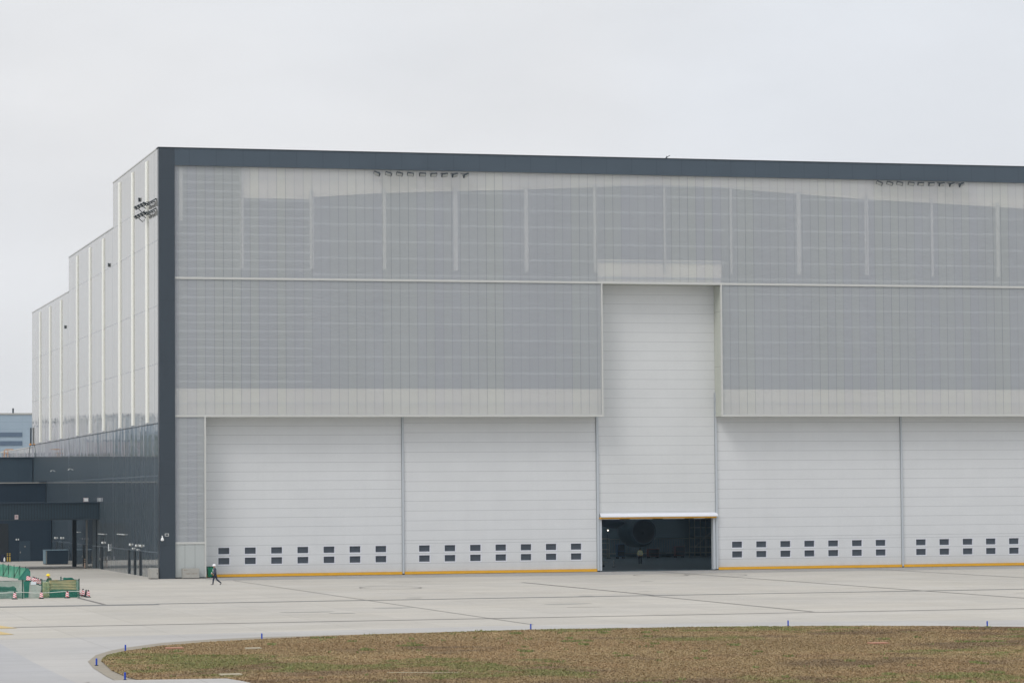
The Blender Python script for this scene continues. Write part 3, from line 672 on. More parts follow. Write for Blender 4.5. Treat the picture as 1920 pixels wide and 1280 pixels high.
# wheelie bin
t_ = empty('wheelie_bin', 'green wheelie bin in front of the first lift door', 'bin', (4.92, 1.1, 0))
b = MB(); n0 = len(b.v)
for z, hx, hy in ((.08,.20,.22),(.95,.27,.31),(.99,.29,.33)):
    b.v += [(-hx,-hy,z),(hx,-hy,z),(hx,hy,z),(-hx,hy,z)]
for L in range(2):
    for k in range(4): k2 = (k+1) % 4; b.f.append((n0+4*L+k,n0+4*L+k2,n0+4*L+4+k2,n0+4*L+4+k)); b.mi.append(0)
b.f.append((n0+3,n0+2,n0+1,n0)); b.mi.append(0)
b.build('body', M['green'], t_, bevel=.012)
MB().obox((.0,0,1.03),(.30,0,0),(0,.35,0),(0,0,.03)).box(.28,.40,-.22,.22,.95,.99).build('lid', M['gdark'], t_, bevel=.015)
for s_ in (-1, 1):
    MB().tube([(.24,s_*.24,.12),(.24,s_*.30,.12)], .12, 14).build('wheel', M['black'], t_)
t_.rotation_euler.z = .1

# ------------------------------------------------------------------ annex blocks left of the side wall
ax = empty('annex', 'stepped dark navy annex against the left side of the hangar', 'annex')
MB().box(-70, -.06, 111.7, 128, 0, 12.85).build('upper_block', M['navy'], ax); MB().box(-70, -.05, 111.5, 128.1, 12.85, 12.96).build('coping', M['navy_low'], ax)
MB().box(-70, -.06, 96.3, 111.6, 0, 9.5).build('middle_block', M['navy_low'], ax); MB().box(-70, -.05, 96.1, 111.6, 9.5, 9.62).build('coping', M['steel'], ax)
MB().box(-.9, -.05, 96.0, 96.8, 9.62, 9.75).build('roof_lip', M['navy_low'], ax)
MB().box(-70, -.06, 90, 96.2, 0, 6.6).build('lower_wall', M['navy_low'], ax)
MB().box(-9.5, -5.25, 89.93, 89.998, 0, 4.6).build('gate', M['gap'], ax)
d = MB().box(-3.95, -2.6, 89.93, 89.998, 0, 2.44).build('door', M['navy'], ax); MB().box(-3.85,-3.78,89.86,89.93,1.0,1.2).build('handle', M['steel'], d); MB().box(-3.32,-3.18,89.90,89.929,1.72,1.86).build('door_window', M['steel'], d)
for x in (-4.3, -4.05):
    MB().lathe((x,89.85,2.55), [(.05,0),(.08,.05),(.08,.16),(.03,.2)], 8).build('lamp', M['lamp'], ax)
cn = empty('canopy', 'dark ribbed canopy roof jutting from the annex over its yard', 'canopy')
MB().box(-70, -.06, 44.3, 57.3, 5.35, 7.05).build('fascia', M['navy_rib'], cn); MB().box(-70, -.05, 44.15, 57.4, 7.05, 7.16).build('coping', M['navy_low'], cn); MB().box(-70, -.05, 44.2, 57.3, 5.25, 5.34).build('soffit', M['dark'], cn)
for x in (-1.15, -13, -25): MB().box(x-.25, x+.2, 56.6, 57.0, 0, 5.25).build('column', M['fan'], cn)
MB().box(-.42, -.06, 46.6, 47.3, 0, 5.25).build('column', M['side_dark'], cn)
MB().box(-.62, -.48, 50.5, 50.9, 0, 5.25).build('drain_pipe', M['steel'], cn)
t_ = empty('notice_board', 'small pinkish white notice on the ribbed canopy fascia', 'notice', (-8.81, 44.28, 5.62))
MB().box(-.19,.19,-.03,0,-.24,.24).build('panel', M['sign'], t_); MB().box(-.10,.10,-.038,-.031,.03,.10).box(-.12,.12,-.038,-.031,-.02,0).box(-.10,.08,-.038,-.031,-.08,-.06).build('lettering', M['cart'], t_)
t_ = empty('roof_cabinet', 'small white cabinet standing on the canopy roof', 'cabinet', (-.72, 50, 7.16))
MB().box(-.25,.25,-.2,.2,.03,.46).build('body', M['sign'], t_, bevel=.01); MB().box(-.2,.2,-.215,-.202,.07,.42).build('door', M['lamp'], t_); MB().box(-.22,.22,-.16,.16,0,.03).build('plinth', M['dark'], t_)

# dark container with hazard edging
t_ = empty('equipment_box', 'big dark equipment box with pale edging under the canopy', 'equipment box', (-1.75, 69, 0))
MB().box(-1.25,1.3,0,3.0,.05,1.62).build('body', M['navy_low'], t_); MB().box(-1.3,1.35,-.06,3.05,1.62,1.67).build('lid', M['inner'], t_)
q = MB()
for k in range(12): q.box(-1.25,-1.13,-.02,-.001,.08+k*.125,.14+k*.125)
q.build('edging', M['bars'], t_); MB().box(-1.262,-1.251,.1,2.9,.1,1.58).build('side_panel', M['inner'], t_)

# bollards
def bollard(x, y, m, lb):
    t_ = empty('bollard', lb, 'bollard', (x, y, 0))
    MB().lathe((0,0,0), [(.085,0),(.085,.62),(.085,.74),(.085,.84),(.085,.94),(.085,1.04),(.06,1.12)], 12, mis=[0,1,0,1,0,1,1]).build('post', [m, M['black']], t_); MB().lathe((0,0,0), [(.2,0),(.2,.03),(.14,.04)], 12).build('base', M['dark'], t_)
bollard(-5.35, 87, M['bolly'], 'yellow bollard with black bands by the annex wall, right of its twin'); bollard(-5.6, 87.3, M['bolly'], 'yellow bollard with black bands by the annex wall, left of its twin')
bollard(-1.15, 47.5, M['bollc'], 'pinkish bollard with black bands under the right end of the canopy')
t_ = empty('waste_drum', 'dark blue drum with a white bottle shape beside the yellow bollards', 'drum', (-6.2, 86.5, 0))
MB().lathe((0,0,0), [(.26,0),(.28,.05),(.26,.3),(.29,.35),(.26,.6),(.28,.85),(.26,.9)], 14).build('body', M['jeans'], t_); MB().lathe((.12,-.32,.1), [(.10,0),(.11,.3),(.05,.42),(.04,.5)], 10).build('bottle', M['lamp'], t_)

# things on the annex roof
t_ = empty('roof_ladder_rail', 'orange hooped rail on the top annex roof', 'railing', (-3.6, 112.6, 12.96))
MB().tube([(0,0,0),(0,0,.8),(.15,0,1.0),(1.1,0,1.0),(1.15,0,.95)], .05, 8).build('hoop', M['orange'], t_); MB().tube([(.5,.3,0),(.5,.3,.95)], .04, 6).tube([(0,.3,.5),(.5,.3,.5)], .035, 6).build('upright', M['orange'], t_)
t_ = empty('roof_lamp', 'leaning lamp post with orange cap on the top annex roof', 'lamp post', (-.42, 112.7, 12.96))
MB().tube([(0,0,0),(.04,0,.8),(.16,0,1.55)], .045, 6).build('pole', M['dark'], t_); MB().lathe((.2,0,1.5), [(.05,0),(.18,.06),(.16,.2),(.06,.27)], 10).build('lamp_head', M['orange'], t_); MB().tube([(.24,.1,1.75),(.26,.1,3.8)], .10, 8).build('flue', M['dark'], t_)

# far building and the tree line that the glossy wall reflects
fb_ = empty('far_building', 'distant pale blue industrial building with two dark window stripes', 'building', (0, 600, 0))
MB().box(25, 75, 0, 60, 0, 32.1).build('wall', M['blue_clad'], fb_); MB().box(24.8, 75.2, -.2, 60, 32.1, 32.6).build('roof', M['steel'], fb_)
for z0, z1 in ((25.7,27.0),(23.2,24.5)): MB().box(25.2, 48.0, -.15, -.02, z0, z1).build('window_band', M['far_stripe'], fb_)
MB().tube([(45.4,.5,32.6),(45.4,.5,34)], .25, 6).build('mast', M['dark'], fb_)
cols = ['blue_clad', 'sign', 'far_white', 'white', 'blue_clad', 'far_white', 'bars', 'far_white', 'far_white', 'inner']
xx = -190.0; k = 0; rd = random.Random(11)
tones = {'blue_clad': 'pale blue', 'sign': 'pinkish grey', 'far_stripe': 'slate blue', 'white': 'white', 'inner': 'mid grey', 'navy': 'navy', 'bars': 'cream', 'far_white': 'bright white', 'dark': 'charcoal'}
while xx < -36:
    w_ = rd.uniform(9, 16) if xx < -100 else rd.uniform(2.2, 5.5); c_ = cols[rd.randrange(len(cols))]; hh = rd.uniform(23, 31); d0 = rd.uniform(0, 30)
    q = empty('distant_block', '%s distant block, number %s from the left in the skyline beyond the annex' % (tones[c_], ['one','two','three','four','five','six','seven','eight','nine','ten','eleven','twelve','thirteen','fourteen','fifteen','sixteen','seventeen','eighteen','nineteen','twenty','twenty-one','twenty-two','twenty-three','twenty-four','twenty-five','twenty-six','twenty-seven','twenty-eight','twenty-nine','thirty','thirty-one','thirty-two','thirty-three','thirty-four','thirty-five','thirty-six'][k]), 'building', (xx, 560+d0, 0), group='blocks of the distant skyline')
    MB().box(0, w_-.1, 0, 14, 0, hh).build('wall', M[c_], q); MB().box(-.1, w_, -.1, 14.1, hh, hh+.5).build('roof', M['far_stripe'], q)
    wb = MB()
    for z_ in (8, 13, 18): wb.box(.3, w_-.4, -.15, -.02, z_, z_+rd.uniform(.8, 2.6))
    wb.build('window_band', M['dark' if c_ in ('white', 'far_white', 'bars') else 'sign'], q)
    xx += w_; k += 1
# trees in front of them, each a trunk and an uneven leafy crown
def far_tree(x, y, h_, seed, lb):
    t_ = empty('tree', lb, 'tree', (x, y, 0), group='distant trees beyond the annex'); r_ = random.Random(seed)
    MB().tube([(0,0,0),(.1,0,h_*.4),(0,.1,h_*.75)], [.35,.28,.1], 6).build('trunk', M['cart'], t_)
    b_ = MB()
    for q_ in range(420):
        a1 = r_.uniform(0, 6.28); u_ = r_.uniform(-1, 1); rr = h_*.30*r_.uniform(.4, 1)**.5*(1+.25*math.sin(a1*3+seed)); p = Vector((rr*math.cos(a1)*math.sqrt(1-u_*u_), rr*math.sin(a1)*math.sqrt(1-u_*u_), h_*.68+u_*h_*.30))
        e1 = Vector((r_.uniform(-1,1), r_.uniform(-1,1), r_.uniform(-1,1))).normalized()*.55; e2 = e1.orthogonal().normalized()*.4
        b_.poly([p-e1, p+e2, p+e1, p-e2])
    b_.build('crown', M['foliage'], t_)
for i in range(11):
    far_tree(-100+5.4*i+random.uniform(-1.5, 1.5), 470+random.uniform(-10, 10), random.choice((11, 13, 19, 24, 9)), i, 'distant dark tree beyond the annex, %s of eleven from the left' % (['first','second','third','fourth','fifth','sixth','seventh','eighth','ninth','tenth','last'][i]))

# ------------------------------------------------------------------ inside the hangar
ac = empty('airliner', 'dark underside and engine of an airliner parked inside the open hangar', 'airliner', (66.25, 60, 0))
def ring_y(prof, cz=3.1, seg=36, cx=0):
    b_ = MB(); n0 = len(b_.v)
    for r, y in prof:
        for k in range(seg):
            t2 = 2*math.pi*k/seg; b_.v.append((cx+r*math.cos(t2), y, cz+r*math.sin(t2)))
    for i in range(len(prof)-1):
        for k in range(seg):
            k2 = (k+1) % seg; b_.f.append((n0+i*seg+k, n0+i*seg+k2, n0+(i+1)*seg+k2, n0+(i+1)*seg+k)); b_.mi.append(0)
    return b_
en = ring_y([(1.22,1.2),(1.28,.4),(1.36,.05),(1.46,0),(1.56,.12),(1.74,.9),(1.86,2.4),(1.84,4.2),(1.6,5.6),(1.3,6.2)]).build('engine', M['nacelle'], ac, True)
ring_y([(0.02,.10),(.3,.3),(1.20,.25),(1.40,.04)]).build('fan', M['fan'], en, True)
b = MB(); b.obox((0,4.5,5.15),(.22,0,0),(0,2.6,.2),(0,0,.55)); b.build('pylon', M['wing_p'], ac)
b = MB(); n0 = len(b.v)
for x, y0, y1, z, th in ((-9,10.5,15,6.6,.35),(0,4.5,13,5.6,.55),(8,0,14,4.75,.8),(12,-2,16,4.5,1.1)):
    b.v += [(x,y0,z),(x,(y0+y1)/2,z-th*.5),(x,y1,z),(x,(y0+y1)/2,z+th*.5)]
for L in range(3):
    for k in range(4): k2 = (k+1) % 4; b.f.append((n0+4*L+k,n0+4*L+k2,n0+4*L+4+k2,n0+4*L+4+k)); b.mi.append(0)
b.build('wing', M['wing_p'], ac)
fr = ring_y([(.05,2.5),(.5,4.0),(.75,6.5),(.72,9),(.45,11.5),(.06,13.5)], 4.2, 20, -1.6).build('flap_fairing', M['wing_p'], ac, True)
b = MB(); n0 = 0
b = ring_y([(.05,-6),(1.5,-4.5),(2.3,-2),(2.7,2),(2.75,10),(2.75,40)], 7.0, 32, 14).build('fuselage', M['nacelle'], ac, True)
t_ = empty('work_lamp', 'small lit work lamp at the left inside the open doorway', 'lamp', (61.8, 60, 0))
MB().lathe((0,0,3.25), [(.02,0),(.07,.03),(.09,.09),(.06,.15)], 10).build('bulb', M['bulb'], t_); MB().tube([(0,.1,0),(0,.1,3.3)], .03, 6).build('pole', M['dark'], t_); MB().box(-.3,.3,-.2,.4,0,.06).build('base', M['dark'], t_)
# partition behind the aircraft
pw = MB().box(48, 98, 86, 86.3, 0, 9).build('partition', M['inner'], hg)
bf = empty('guard_fence', 'pale upright-bar fence at the back of the hangar floor', 'fence', (64, 70, 0))
for k in range(44): MB().box(k*.32, k*.32+.07, 0, .05, .35, 2.2).build('bar', M['roofing'], bf)
MB().box(0, 14.1, -.03, .08, .35, .45).box(0, 14.1, -.03, .08, 2.1, 2.18).build('frame', M['bars'], bf)
MB().box(0, 14.1, -.1, .2, 0, .3).build('kickboard', M['inner'], bf)
def cart(x, y, w_, h_, m, lb):
    t_ = empty('tool_cart', lb, 'tool cart', (x, y, 0)); b_ = MB().box(-w_/2, w_/2, -.4, .4, .2, h_).build('body', m, t_, bevel=.02)
    MB().box(-w_/2+.05, w_/2-.05, -.42, -.402, .3, h_*.5).box(-w_/2+.05, w_/2-.05, -.42, -.402, h_*.55, h_-.08).build('drawer', M['dark'], b_)
    MB().tube([(w_/2,-.3,h_-.1),(w_/2+.15,-.3,h_+.1),(w_/2+.15,.3,h_+.1),(w_/2,.3,h_-.1)], .02, 6).build('handle', M['bars'], t_)
    for sx in (-1,1):
        for sy in (-1,1): MB().tube([(sx*w_*.4, sy*.3-.03, .1),(sx*w_*.4, sy*.3+.03, .1)], .1, 10).build('wheel', M['black'], t_)
cart(67.3, 60, 1.3, 1.1, M['cart'], 'dull red tool cart right of the hi-vis person'); cart(70.9, 61, 1.1, 1.35, M['cart'], 'dull red cart before the bar fence, toward the right'); cart(63.3, 60, .9, 1.7, M['cart2'], 'tall bluish cart left of the hi-vis person')
sc_ = empty('work_platform', 'scaffold work platform at the right inside the doorway', 'platform', (73.2, 62, 0))
for x in (0, 1.4, 2.8):
    for y in (0, 2): MB().tube([(x,y,0),(x,y,4.6)], .05, 6).build('upright', M['bars'], sc_)
for z in (1.2, 2.4, 3.5, 4.5):
    for y in (0, 2): MB().tube([(0,y,z),(2.8,y,z)], .04, 6).build('crossbar', M['bars'], sc_)
MB().tube([(0,0,1.2),(1.4,0,2.4)], .03, 6).build('brace', M['bars'], sc_); MB().tube([(1.4,0,2.4),(2.8,0,3.5)], .03, 6).build('brace', M['bars'], sc_); MB().box(0, 2.8, 0, 2, 2.42, 2.5).build('deck', M['inner'], sc_)
rk = empty('storage_rack', 'tall storage rack against the left edge of the open doorway', 'rack', (60.2, 60, 0))
for x in (0, 1.7):
    for y in (0, .8): MB().box(x, x+.08, y, y+.08, 0, 2.4).build('upright', M['bars'], rk)
for z in (.3, 1.05, 1.8, 2.35): MB().box(0, 1.78, 0, .88, z, z+.06).build('shelf', M['bars'], rk)
for x, y, lb in ((50.3,20,'white-topped peg on the hangar floor left inside the doorway'),):
    t_ = empty('floor_peg', lb, 'marker', (x, y, 0)); MB().lathe((0,0,0), [(.05,0),(.05,.5),(.09,.52),(.09,.66),(.04,.7)], 10).build('post', M['lamp'], t_); MB().lathe((0,0,0), [(.16,0),(.14,.05)], 10).build('base', M['black'], t_)
t_ = empty('towing_head', 'low jumble of pale towing gear on the floor at the left of the doorway', 'towing gear', (48.7, 20, 0))
MB().tube([(-.6,0,.35),(.6,0,.55),(1.0,.1,.5)], .06, 8).build('bar', M['bars'], t_); MB().box(-.5,.5,-.25,.25,.3,.42).build('frame', M['bars'], t_)
for x in (-.4,.4): MB().tube([(x,-.3,.15),(x,-.2,.15)], .15, 12).build('wheel', M['black'], t_)

# ------------------------------------------------------------------ fenced work site
fx0, fx1, fy = -34, -13.5, -50.5
fn = empty('mesh_fence', 'low fence of sheer green netting round the work site, front side', 'fence', (fx1, fy, 0))
def net_strip(p0, p1, h0, h1, nseg, mat, name, parent, wav=.06, sag=.05, seed=1, zlo=.03):
    rd = random.Random(seed); b_ = MB(); p0 = Vector(p0); p1 = Vector(p1); d = (p1-p0); nrm = Vector((-d.y, d.x, 0)).normalized(); R2 = 7; grid = []
    for i in range(nseg+1):
        u = i/nseg; row = []; hh = h0+(h1-h0)*u-sag*abs(math.sin(u*math.pi*nseg/6))
        ph = rd.uniform(-1, 1)
        for j in range(R2+1):
            v = j/R2; p = p0+d*u+nrm*(wav*(math.sin(i*1.3+j*.5)+ph*.6)*(1-.6*v)); row.append((p.x, p.y, zlo+(hh-zlo)*v))
        grid.append(row)
    for i in range(nseg):
        for j in range(R2): b_.poly([grid[i][j], grid[i+1][j], grid[i+1][j+1], grid[i][j+1]])
    return b_.build(name, mat, parent, True)
L = fx1-fx0
net_strip((-L,-.05,0),(0,0,0),1.36,1.34,90,M['net'],'netting',fn,seed=3)
for x in (0,-2.8,-4.25,-7.1,-9.9,-12.7): MB().tube([(x,0.05,0),(x,0.05,1.45)], .045, 8).build('post', M['pole'], fn)
MB().tube([(-L,0.03,1.36),(0,0.03,1.35)], .025, 6).build('top_rail', M['pole'], fn)
q = MB(); rd = random.Random(4)
for k in range(14): q.poly([(-3.95-rd.random()*.28,-.1,1.3),(-3.7-rd.random()*.2,-.14,1.33),(-3.8-rd.random()*.15,-.12,.1),(-4.0-rd.random()*.15,-.1,.08)])
q.build('bunched_net', M['netdark'], fn)
f2 = empty('mesh_fence', 'short return of green netting at the right end of the work site', 'fence', (fx1, fy, 0))
net_strip((0,0.1,0),(-.35,9,0),1.33,1.2,24,M['net'],'netting',f2,seed=8); MB().tube([(-.35,9,0),(-.35,9,1.4)], .045, 8).build('post', M['pole'], f2); MB().tube([(0,.1,1.35),(-.35,9,1.25)], .025, 6).build('top_rail', M['pole'], f2)
f3 = empty('scaffold_screen', 'brighter green net screen on braced dark poles behind the work site', 'screen', (-11.9, 4, 0))
P0 = Vector((-14.5,60,0)); P1 = Vector((0,0,0)); P0 = Vector((-1.9,24,0))
net_strip(P0,P1,1.33,1.12,36,M['net2'],'netting',f3,seed=5,wav=.12)
for k in range(9):
    p = P0.lerp(P1, k/8); MB().tube([(p.x-.08,p.y-.2,0),(p.x-.08,p.y-.2,1.42-.2*k/8)], .035, 6).build('post', M['pole'], f3)
    if k % 2 == 0 and k < 8:
        q_ = P0.lerp(P1, (k+1)/8); MB().tube([(p.x-.1,p.y-.35,.1),(q_.x-.1,q_.y-.35,1.25)], .028, 6).build('brace', M['pole'], f3)
q = MB(); 
for k in range(10): q.poly([(-.9+.07*k,-1-k*.2,.02),(-.55+.07*k,-1.2-k*.2,.05),(.05+.02*k,-1.5,1.1-.03*k),(-.12+.02*k,-1.4,1.12-.03*k)])
q.build('fallen_net', M['netdark'], f3)
# barrier tape
o = MB().tube([(-30+1.1*k, fy-.22, .46+.05*math.sin(k*1.9)) for k in range(15)]+[(-13.4,fy-.2,.5)], .022, 5).build('barrier_tape', M['tape']); tag(o, 'white barrier tape strung along the front netting above the cones', 'tape')
# wrapped stack
def lumpy(name, size, loc, mat, seed, amp, label, cat, n=10, squash=1.0, extra=None):
    bm = bmesh.new(); bmesh.ops.create_cube(bm, size=1); bmesh.ops.subdivide_edges(bm, edges=bm.edges[:], cuts=n, use_grid_fill=True)
    rd_ = random.Random(seed); ph = [rd_.uniform(0, 6) for _ in range(8)]
    for v in bm.verts:
        x, y, z = v.co
        f = 1-.22*max(0, z+.1)*squash
        v.co.x = x*size[0]*f; v.co.y = y*size[1]*f; v.co.z = (z+.5)*size[2]
        dsp = amp*(math.sin(x*9+ph[0]+z*5)*.5+math.sin(z*23+ph[1]+x*2)*.6+math.sin(x*21+z*7+ph[2])*.35)
        v.co.x += v.co.x/max(size[0],.1)*dsp; v.co.y += (-1 if y < 0 else 1)*dsp; v.co.z += dsp*.5*(z+.5)
    me_ = bpy.data.meshes.new(name); bm.to_mesh(me_); bm.free(); me_.materials.append(mat)
    for p_ in me_.polygons: p_.use_smooth = True
    o_ = bpy.data.objects.new(name, me_); C.objects.link(o_); o_.location = loc; tag(o_, label, cat); return o_
lumpy('folded_tarp', (2.3,1.1,.55), (-14.6,-48.6,0), M['netdark'], 13, .05, 'dark green covered base under the beige wrapped stack', 'tarpaulin', 9, .4)
lumpy('wrapped_stack', (2.1,1.0,.76), (-14.55,-48.6,.53), M['beige'], 3, .075, 'long beige wrapped stack behind the green netting', 'stack', 12, .5)
lumpy('wrapped_bundle', (.5,.7,1.15), (-15.85,-48.9,0), M['beige2'], 9, .09, 'crumpled pale bundle at the left end of the beige stack', 'bundle', 9, .9)
lumpy('folded_net', (.75,.6,.22), (-14.1,-48.6,1.27), M['netdark'], 5, .06, 'heap of loose green netting on top of the beige stack', 'netting', 7, 1.2)
lumpy('tarp_heap', (2.6,1.6,.85), (-19.0,-47,0), M['tarp'], 2, .10, 'heap under a dark green tarpaulin behind the netting at the left edge', 'heap', 12, 2.2)
lumpy('plastic_heap', (2.9,.8,.5), (-18.6,-48.6,0), M['poly'], 6, .12, 'low heap of pale plastic sheeting in front of the dark tarpaulin', 'heap', 10, 1.5)
o = MB().box(-17.15,-16.75,fy-.1,fy-.08,1.05,1.27).build('paper_notice', M['paper']); tag(o, 'white paper notice hung on the green netting', 'notice')

# cones
def cone_mesh():
    t_ = empty('traffic_cone', 'x', 'traffic cone'); 
    MB().box(-.17,.17,-.17,.17,0,.05).lathe((0,0,0.05), [(.13,0),(.12,.08)], 14).build('base', M['black'], t_)
    MB().lathe((0,0,0), [(.145,.10),(.10,.47)], 18).build('sleeve', M['stripe'], t_, True); MB().lathe((0,0,0), [(.06,.47),(.055,.57),(.02,.585)], 12).build('tip', M['black'], t_, True)
    return t_
proto = cone_mesh(); first = True
cones = [(-18.43,-51.4,'striped cone before the green netting, left one of three','c1'),(-16.42,-51.2,'striped cone before the green netting, middle one of three','c1'),(-14.44,-50.9,'striped cone before the green netting, right one of three, by the beige stack','c1'),
    (-12.85,-45.0,'striped cone right against the netting end post, leftmost of the corner group','c2'),(-12.78,-47.0,'striped cone in the corner group left of the bare black cone','c2'),(-12.74,-49.9,'striped cone at the right end of the corner group','c2')]
back = [(-12.3,-1.22),(-12.35,-3.35),(-12.44,-7.23),(-12.48,-8.99),(-12.53,-11.0),(-12.58,-13.0),(-12.64,-15.5)]
for i, (x, y) in enumerate(back): cones.append((x, y, 'striped cone behind the netting, %s of the row of seven' % ordinal(i, 7, 'left', 'right'), 'c3'))
for x, y, lb, g in cones:
    o = proto if first else copy_tree(proto); first = False
    o.location = (x, y, 0); o.rotation_euler.z = random.uniform(0, 6); o['label'] = lb; o['group'] = {'c1':'cones along the front netting','c2':'cones at the corner of the netting','c3':'row of cones behind the work site'}[g]
t_ = empty('traffic_cone', 'bare black cone without a sleeve in the corner group', 'traffic cone', (-12.72,-48.4,0))
MB().box(-.17,.17,-.17,.17,0,.05).build('base', M['black'], t_); MB().lathe((0,0,0.05), [(.13,0),(.05,.46),(.02,.52)], 14).build('body', M['black'], t_, True)

# ------------------------------------------------------------------ people
def person(label, J, radii, mats, mat_of, loc, rz=0, hat=None, hathair=True, name='person', extras=None):
    """J: joint -> position; one skinned mesh. edges carry a material index"""
    names = list(J); idx = {k: i for i, k in enumerate(names)}
    me = bpy.data.meshes.new(name); E = mat_of
    me.from_pydata([J[k] for k in names], [(idx[a], idx[b_]) for a, b_, _ in E], [])
    o = bpy.data.objects.new(name+'_skin', me); C.objects.link(o)
    m_ = o.modifiers.new('skin', 'SKIN'); m_.use_smooth_shade = True; s_ = o.modifiers.new('sub', 'SUBSURF'); s_.levels = 1; s_.render_levels = 1
    lay = me.skin_vertices[0].data
    for k in names:
        r_ = radii[k]; lay[idx[k]].radius = (r_, r_) if not isinstance(r_, tuple) else r_
    lay[idx['pelvis']].use_root = True
    dg = bpy.context.evaluated_depsgraph_get(); ev = o.evaluated_get(dg); m2 = bpy.data.meshes.new_from_object(ev); m2.name = name
    bpy.data.objects.remove(o)
    for mm in mats: m2.materials.append(mm)
    segs = [(Vector(J[a]), Vector(J[b_]), mi) for a, b_, mi in E]
    for p_ in m2.polygons:
        c_ = p_.center; best = None
        for a, b_, mi in segs:
            d = b_-a; tt = max(0, min(1, (c_-a).dot(d)/max(d.length_squared, 1e-9))); q_ = (c_-(a+d*tt)).length
            if best is None or q_ < best[0]: best = (q_, mi)
        p_.material_index = best[1]; p_.use_smooth = True
    body = bpy.data.objects.new(name, m2); C.objects.link(body); body.location = loc; body.rotation_euler.z = rz; tag(body, label, 'person')
    hd = Vector(J['head']); 
    if hat:
        hb = MB(); prof = [(.175,.01),(.15,.025),(.145,.08),(.125,.135),(.07,.175),(.01,.19)]
        hb.lathe((hd.x,hd.y,hd.z+.03), prof, 18); hb.obox((hd.x, hd.y-.16, hd.z+.052),(.09,0,0),(0,.05,-.01),(0,0,.008)); hb.build('hard_hat', hat, body, True)
    else:
        hb = MB(); hb.lathe((hd.x,hd.y+.015,hd.z-.03), [(.10,0),(.108,.06),(.10,.12),(.06,.155),(.01,.165)], 14); hb.build('hair', M['hair'], body, True)
    for sx in (-1, 1): MB().lathe((hd.x+sx*.034, hd.y-.098, hd.z-.008), [(.004,-.008),(.011,0),(.004,.008)], 8).build('eye', M['hair'], body, True)
    if extras: extras(body, hd)
    return body
def rig(hipz, chest_lean, larm, rarm, lleg, rleg, head_off=(0,-.03,0), side=0):
    """facing -Y; arms and legs as lists of joints relative to shoulder / hip"""
    J = {}; R = {}; E = []
    J['pelvis'] = (0,0,hipz); J['waist'] = (0,-.02-chest_lean*.35,hipz+.16); J['chest'] = (0,-.02-chest_lean*.8,hipz+.36*(1-abs(chest_lean)*.25)); J['neck0'] = (0,-chest_lean,hipz+.49*(1-abs(chest_lean)*.3)); J['neck'] = (0,-.01-chest_lean*1.06,J['neck0'][2]+.075)
    nk = J['neck']; J['head'] = (nk[0]+head_off[0], nk[1]+head_off[1], nk[2]+.12+head_off[2]); J['crown'] = (J['head'][0], J['head'][1]+.01, J['head'][2]+.085)
    J['nose'] = (J['head'][0], J['head'][1]-.105, J['head'][2]-.03)
    R.update(pelvis=(.18,.145), waist=(.175,.14), chest=(.205,.155), neck0=(.125,.11), neck=.055, head=(.085,.098), crown=.055, nose=.012)
    E += [('pelvis','waist',0),('waist','chest',0),('chest','neck0',0),('neck0','neck',2),('neck','head',2),('head','crown',2),('head','nose',2)]
    for s, arm, leg, n_ in ((-1, larm, lleg, 'l'), (1, rarm, rleg, 'r')):
        c_ = J['chest']; J[n_+'sh'] = (s*.19, J['neck0'][1]+.01, J['neck0'][2]-.045); sh = J[n_+'sh']
        J[n_+'el'] = tuple(sh[i]+arm[0][i] for i in range(3)); el = J[n_+'el']; J[n_+'wr'] = tuple(el[i]+arm[1][i] for i in range(3)); wr = Vector(J[n_+'wr'])
        d = (wr-Vector(el)).normalized(); J[n_+'pa'] = tuple(wr+d*.075)
        R.update({n_+'sh': .088, n_+'el': .066, n_+'wr': .042, n_+'pa': (.04,.022)})
        E += [('neck0', n_+'sh', 0), (n_+'sh', n_+'el', 0), (n_+'el', n_+'wr', 0), (n_+'wr', n_+'pa', 2)]
        side_v = d.cross(Vector((0,-1,0.3))).normalized() if abs(d.z) > .5 else d.cross(Vector((0,0,1))).normalized(); pal = side_v.cross(d).normalized()
        for k, (off, ln, nm) in enumerate(((-.033,.060,'f1'),(-.011,.070,'f2'),(.011,.065,'f3'),(.032,.050,'f4'))):
            b0 = wr+d*.088+side_v*off; J[n_+nm+'a'] = tuple(b0); J[n_+nm+'b'] = tuple(b0+d*ln*.55+pal*.008); J[n_+nm+'c'] = tuple(b0+d*ln*.9+pal*.028)
            R.update({n_+nm+'a': .0095, n_+nm+'b': .009, n_+nm+'c': .0075}); E += [(n_+'pa', n_+nm+'a', 2), (n_+nm+'a', n_+nm+'b', 2), (n_+nm+'b', n_+nm+'c', 2)]
        J[n_+'t1'] = tuple(wr+d*.035-side_v*.042); J[n_+'t2'] = tuple(wr+d*.07-side_v*.062+pal*.012); R.update({n_+'t1': .011, n_+'t2': .009}); E += [(n_+'pa', n_+'t1', 2), (n_+'t1', n_+'t2', 2)]
        J[n_+'hip'] = (s*.095, 0, hipz-.06); hp = J[n_+'hip']; J[n_+'kn'] = tuple(hp[i]+leg[0][i] for i in range(3)); kn = J[n_+'kn']; J[n_+'an'] = tuple(kn[i]+leg[1][i] for i in range(3)); an = Vector(J[n_+'an'])
        ft = Vector(leg[2]).normalized(); J[n_+'he'] = tuple(an+Vector((0,.02,-.055))); J[n_+'to'] = tuple(an+Vector((0,0,-.045))+ft*.19)
        R.update({n_+'hip': .108, n_+'kn': .08, n_+'an': .06, n_+'he': .04, n_+'to': (.04,.028)})
        E += [('pelvis', n_+'hip', 1), (n_+'hip', n_+'kn', 1), (n_+'kn', n_+'an', 1), (n_+'an', n_+'he', 3), (n_+'he', n_+'to', 3)]
    return J, R, E
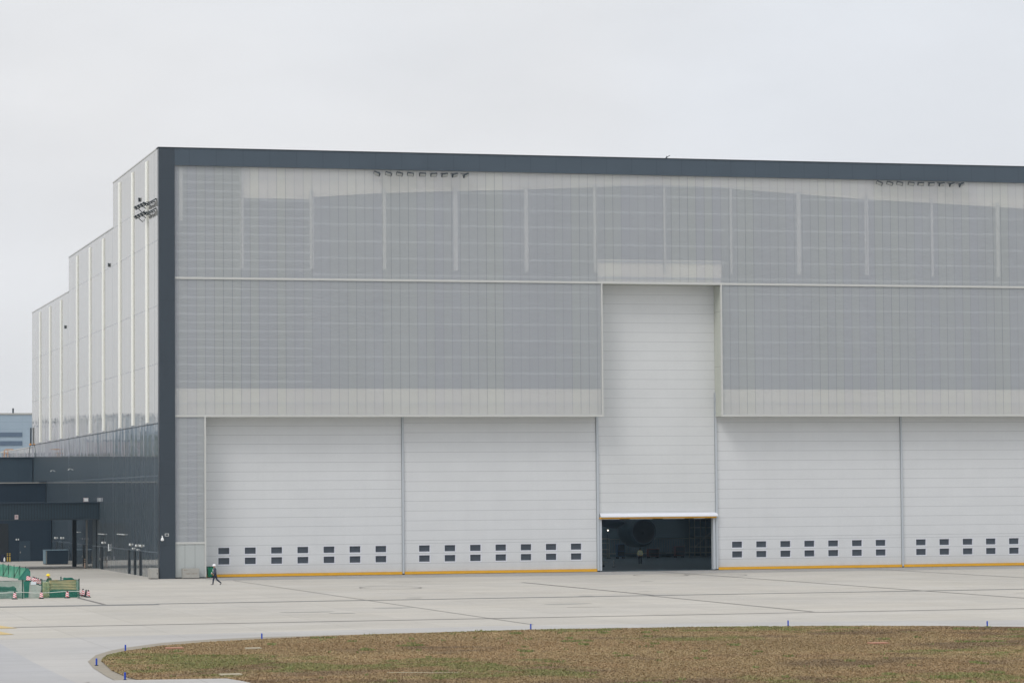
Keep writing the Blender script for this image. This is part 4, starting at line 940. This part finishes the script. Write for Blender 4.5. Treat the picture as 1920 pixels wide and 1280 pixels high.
# walking towards the left, hands together before the chest
J, R, E = rig(.90, .06, [(-.02,-.02,-.29),(.08,-.17,-.12)], [(.02,.0,-.29),(-.08,-.2,-.05)], [(0,-.16,-.39),(0,-.05,-.40),(0,-1,.05)], [(0,.10,-.40),(0,.36,-.27),(0,-.55,-.75)])
def ex1(body, hd):
    MB().obox((-.05,-.21,1.24),(.06,0,0),(0,.012,0),(0,0,.09)).build('vest_patch', M['patch'], body)
    MB().obox((.0,-.33,1.02),(.05,0,0),(0,.02,0),(0,0,.07)).build('phone', M['patch'], body)
person('person in white helmet, dark grey jacket and jeans walking left past the first door', J, R, [M['jacket'], M['jeans'], M['skin'], M['shoe']], E, (1.72,-21.5,.0), -math.pi/2, M['helmet'], extras=ex1)
J, R, E = rig(.92, .02, [(-.07,.0,-.28),(.05,-.16,-.14)], [(.07,.0,-.28),(-.05,-.16,-.14)], [(-.02,0,-.42),(0,0.02,-.41),(-.1,-1,0)], [(.02,0,-.42),(0,0.02,-.41),(.1,-1,0)])
def ex2(body, hd):
    q_ = MB()
    for s in (-1, 1): q_.obox((s*.09,-.145,1.28),(.028,0,0),(0,.01,0),(0,0,.15))
    q_.obox((0,-.155,1.06),(.15,0,0),(0,.012,0),(0,0,.025)); q_.obox((0,-.15,1.16),(.15,0,0),(0,.01,0),(0,0,.02)); q_.build('reflective_stripe', M['patch'], body)
person('person in a pale hi-vis vest and dark trousers standing inside the doorway', J, R, [M['hivis'], M['jeans'], M['skin'], M['shoe']], E, (56.8,31.5,0.0), -.25, extras=ex2)
J, R, E = rig(.72, .30, [(-.05,-.1,-.26),(.05,-.22,-.08)], [(.05,-.1,-.26),(-.05,-.22,-.08)], [(-.03,-.26,-.26),(0,.16,-.34),(-.1,-1,0)], [(.03,-.2,-.28),(0,.14,-.34),(.1,-1,0)], head_off=(0,-.07,-.02))
person('person in yellow hard hat and green workwear crouching behind the netting', J, R, [M['gvest'], M['jeans'], M['skin'], M['shoe']], E, (-14.25,-39.0,.03), -math.pi/2+.5, M['yhelmet'])

# ------------------------------------------------------------------ air
hz = MB().box(-420, 420, -330, 700, -2, 46).build('haze', M['haze']); hz['kind'] = 'stuff'
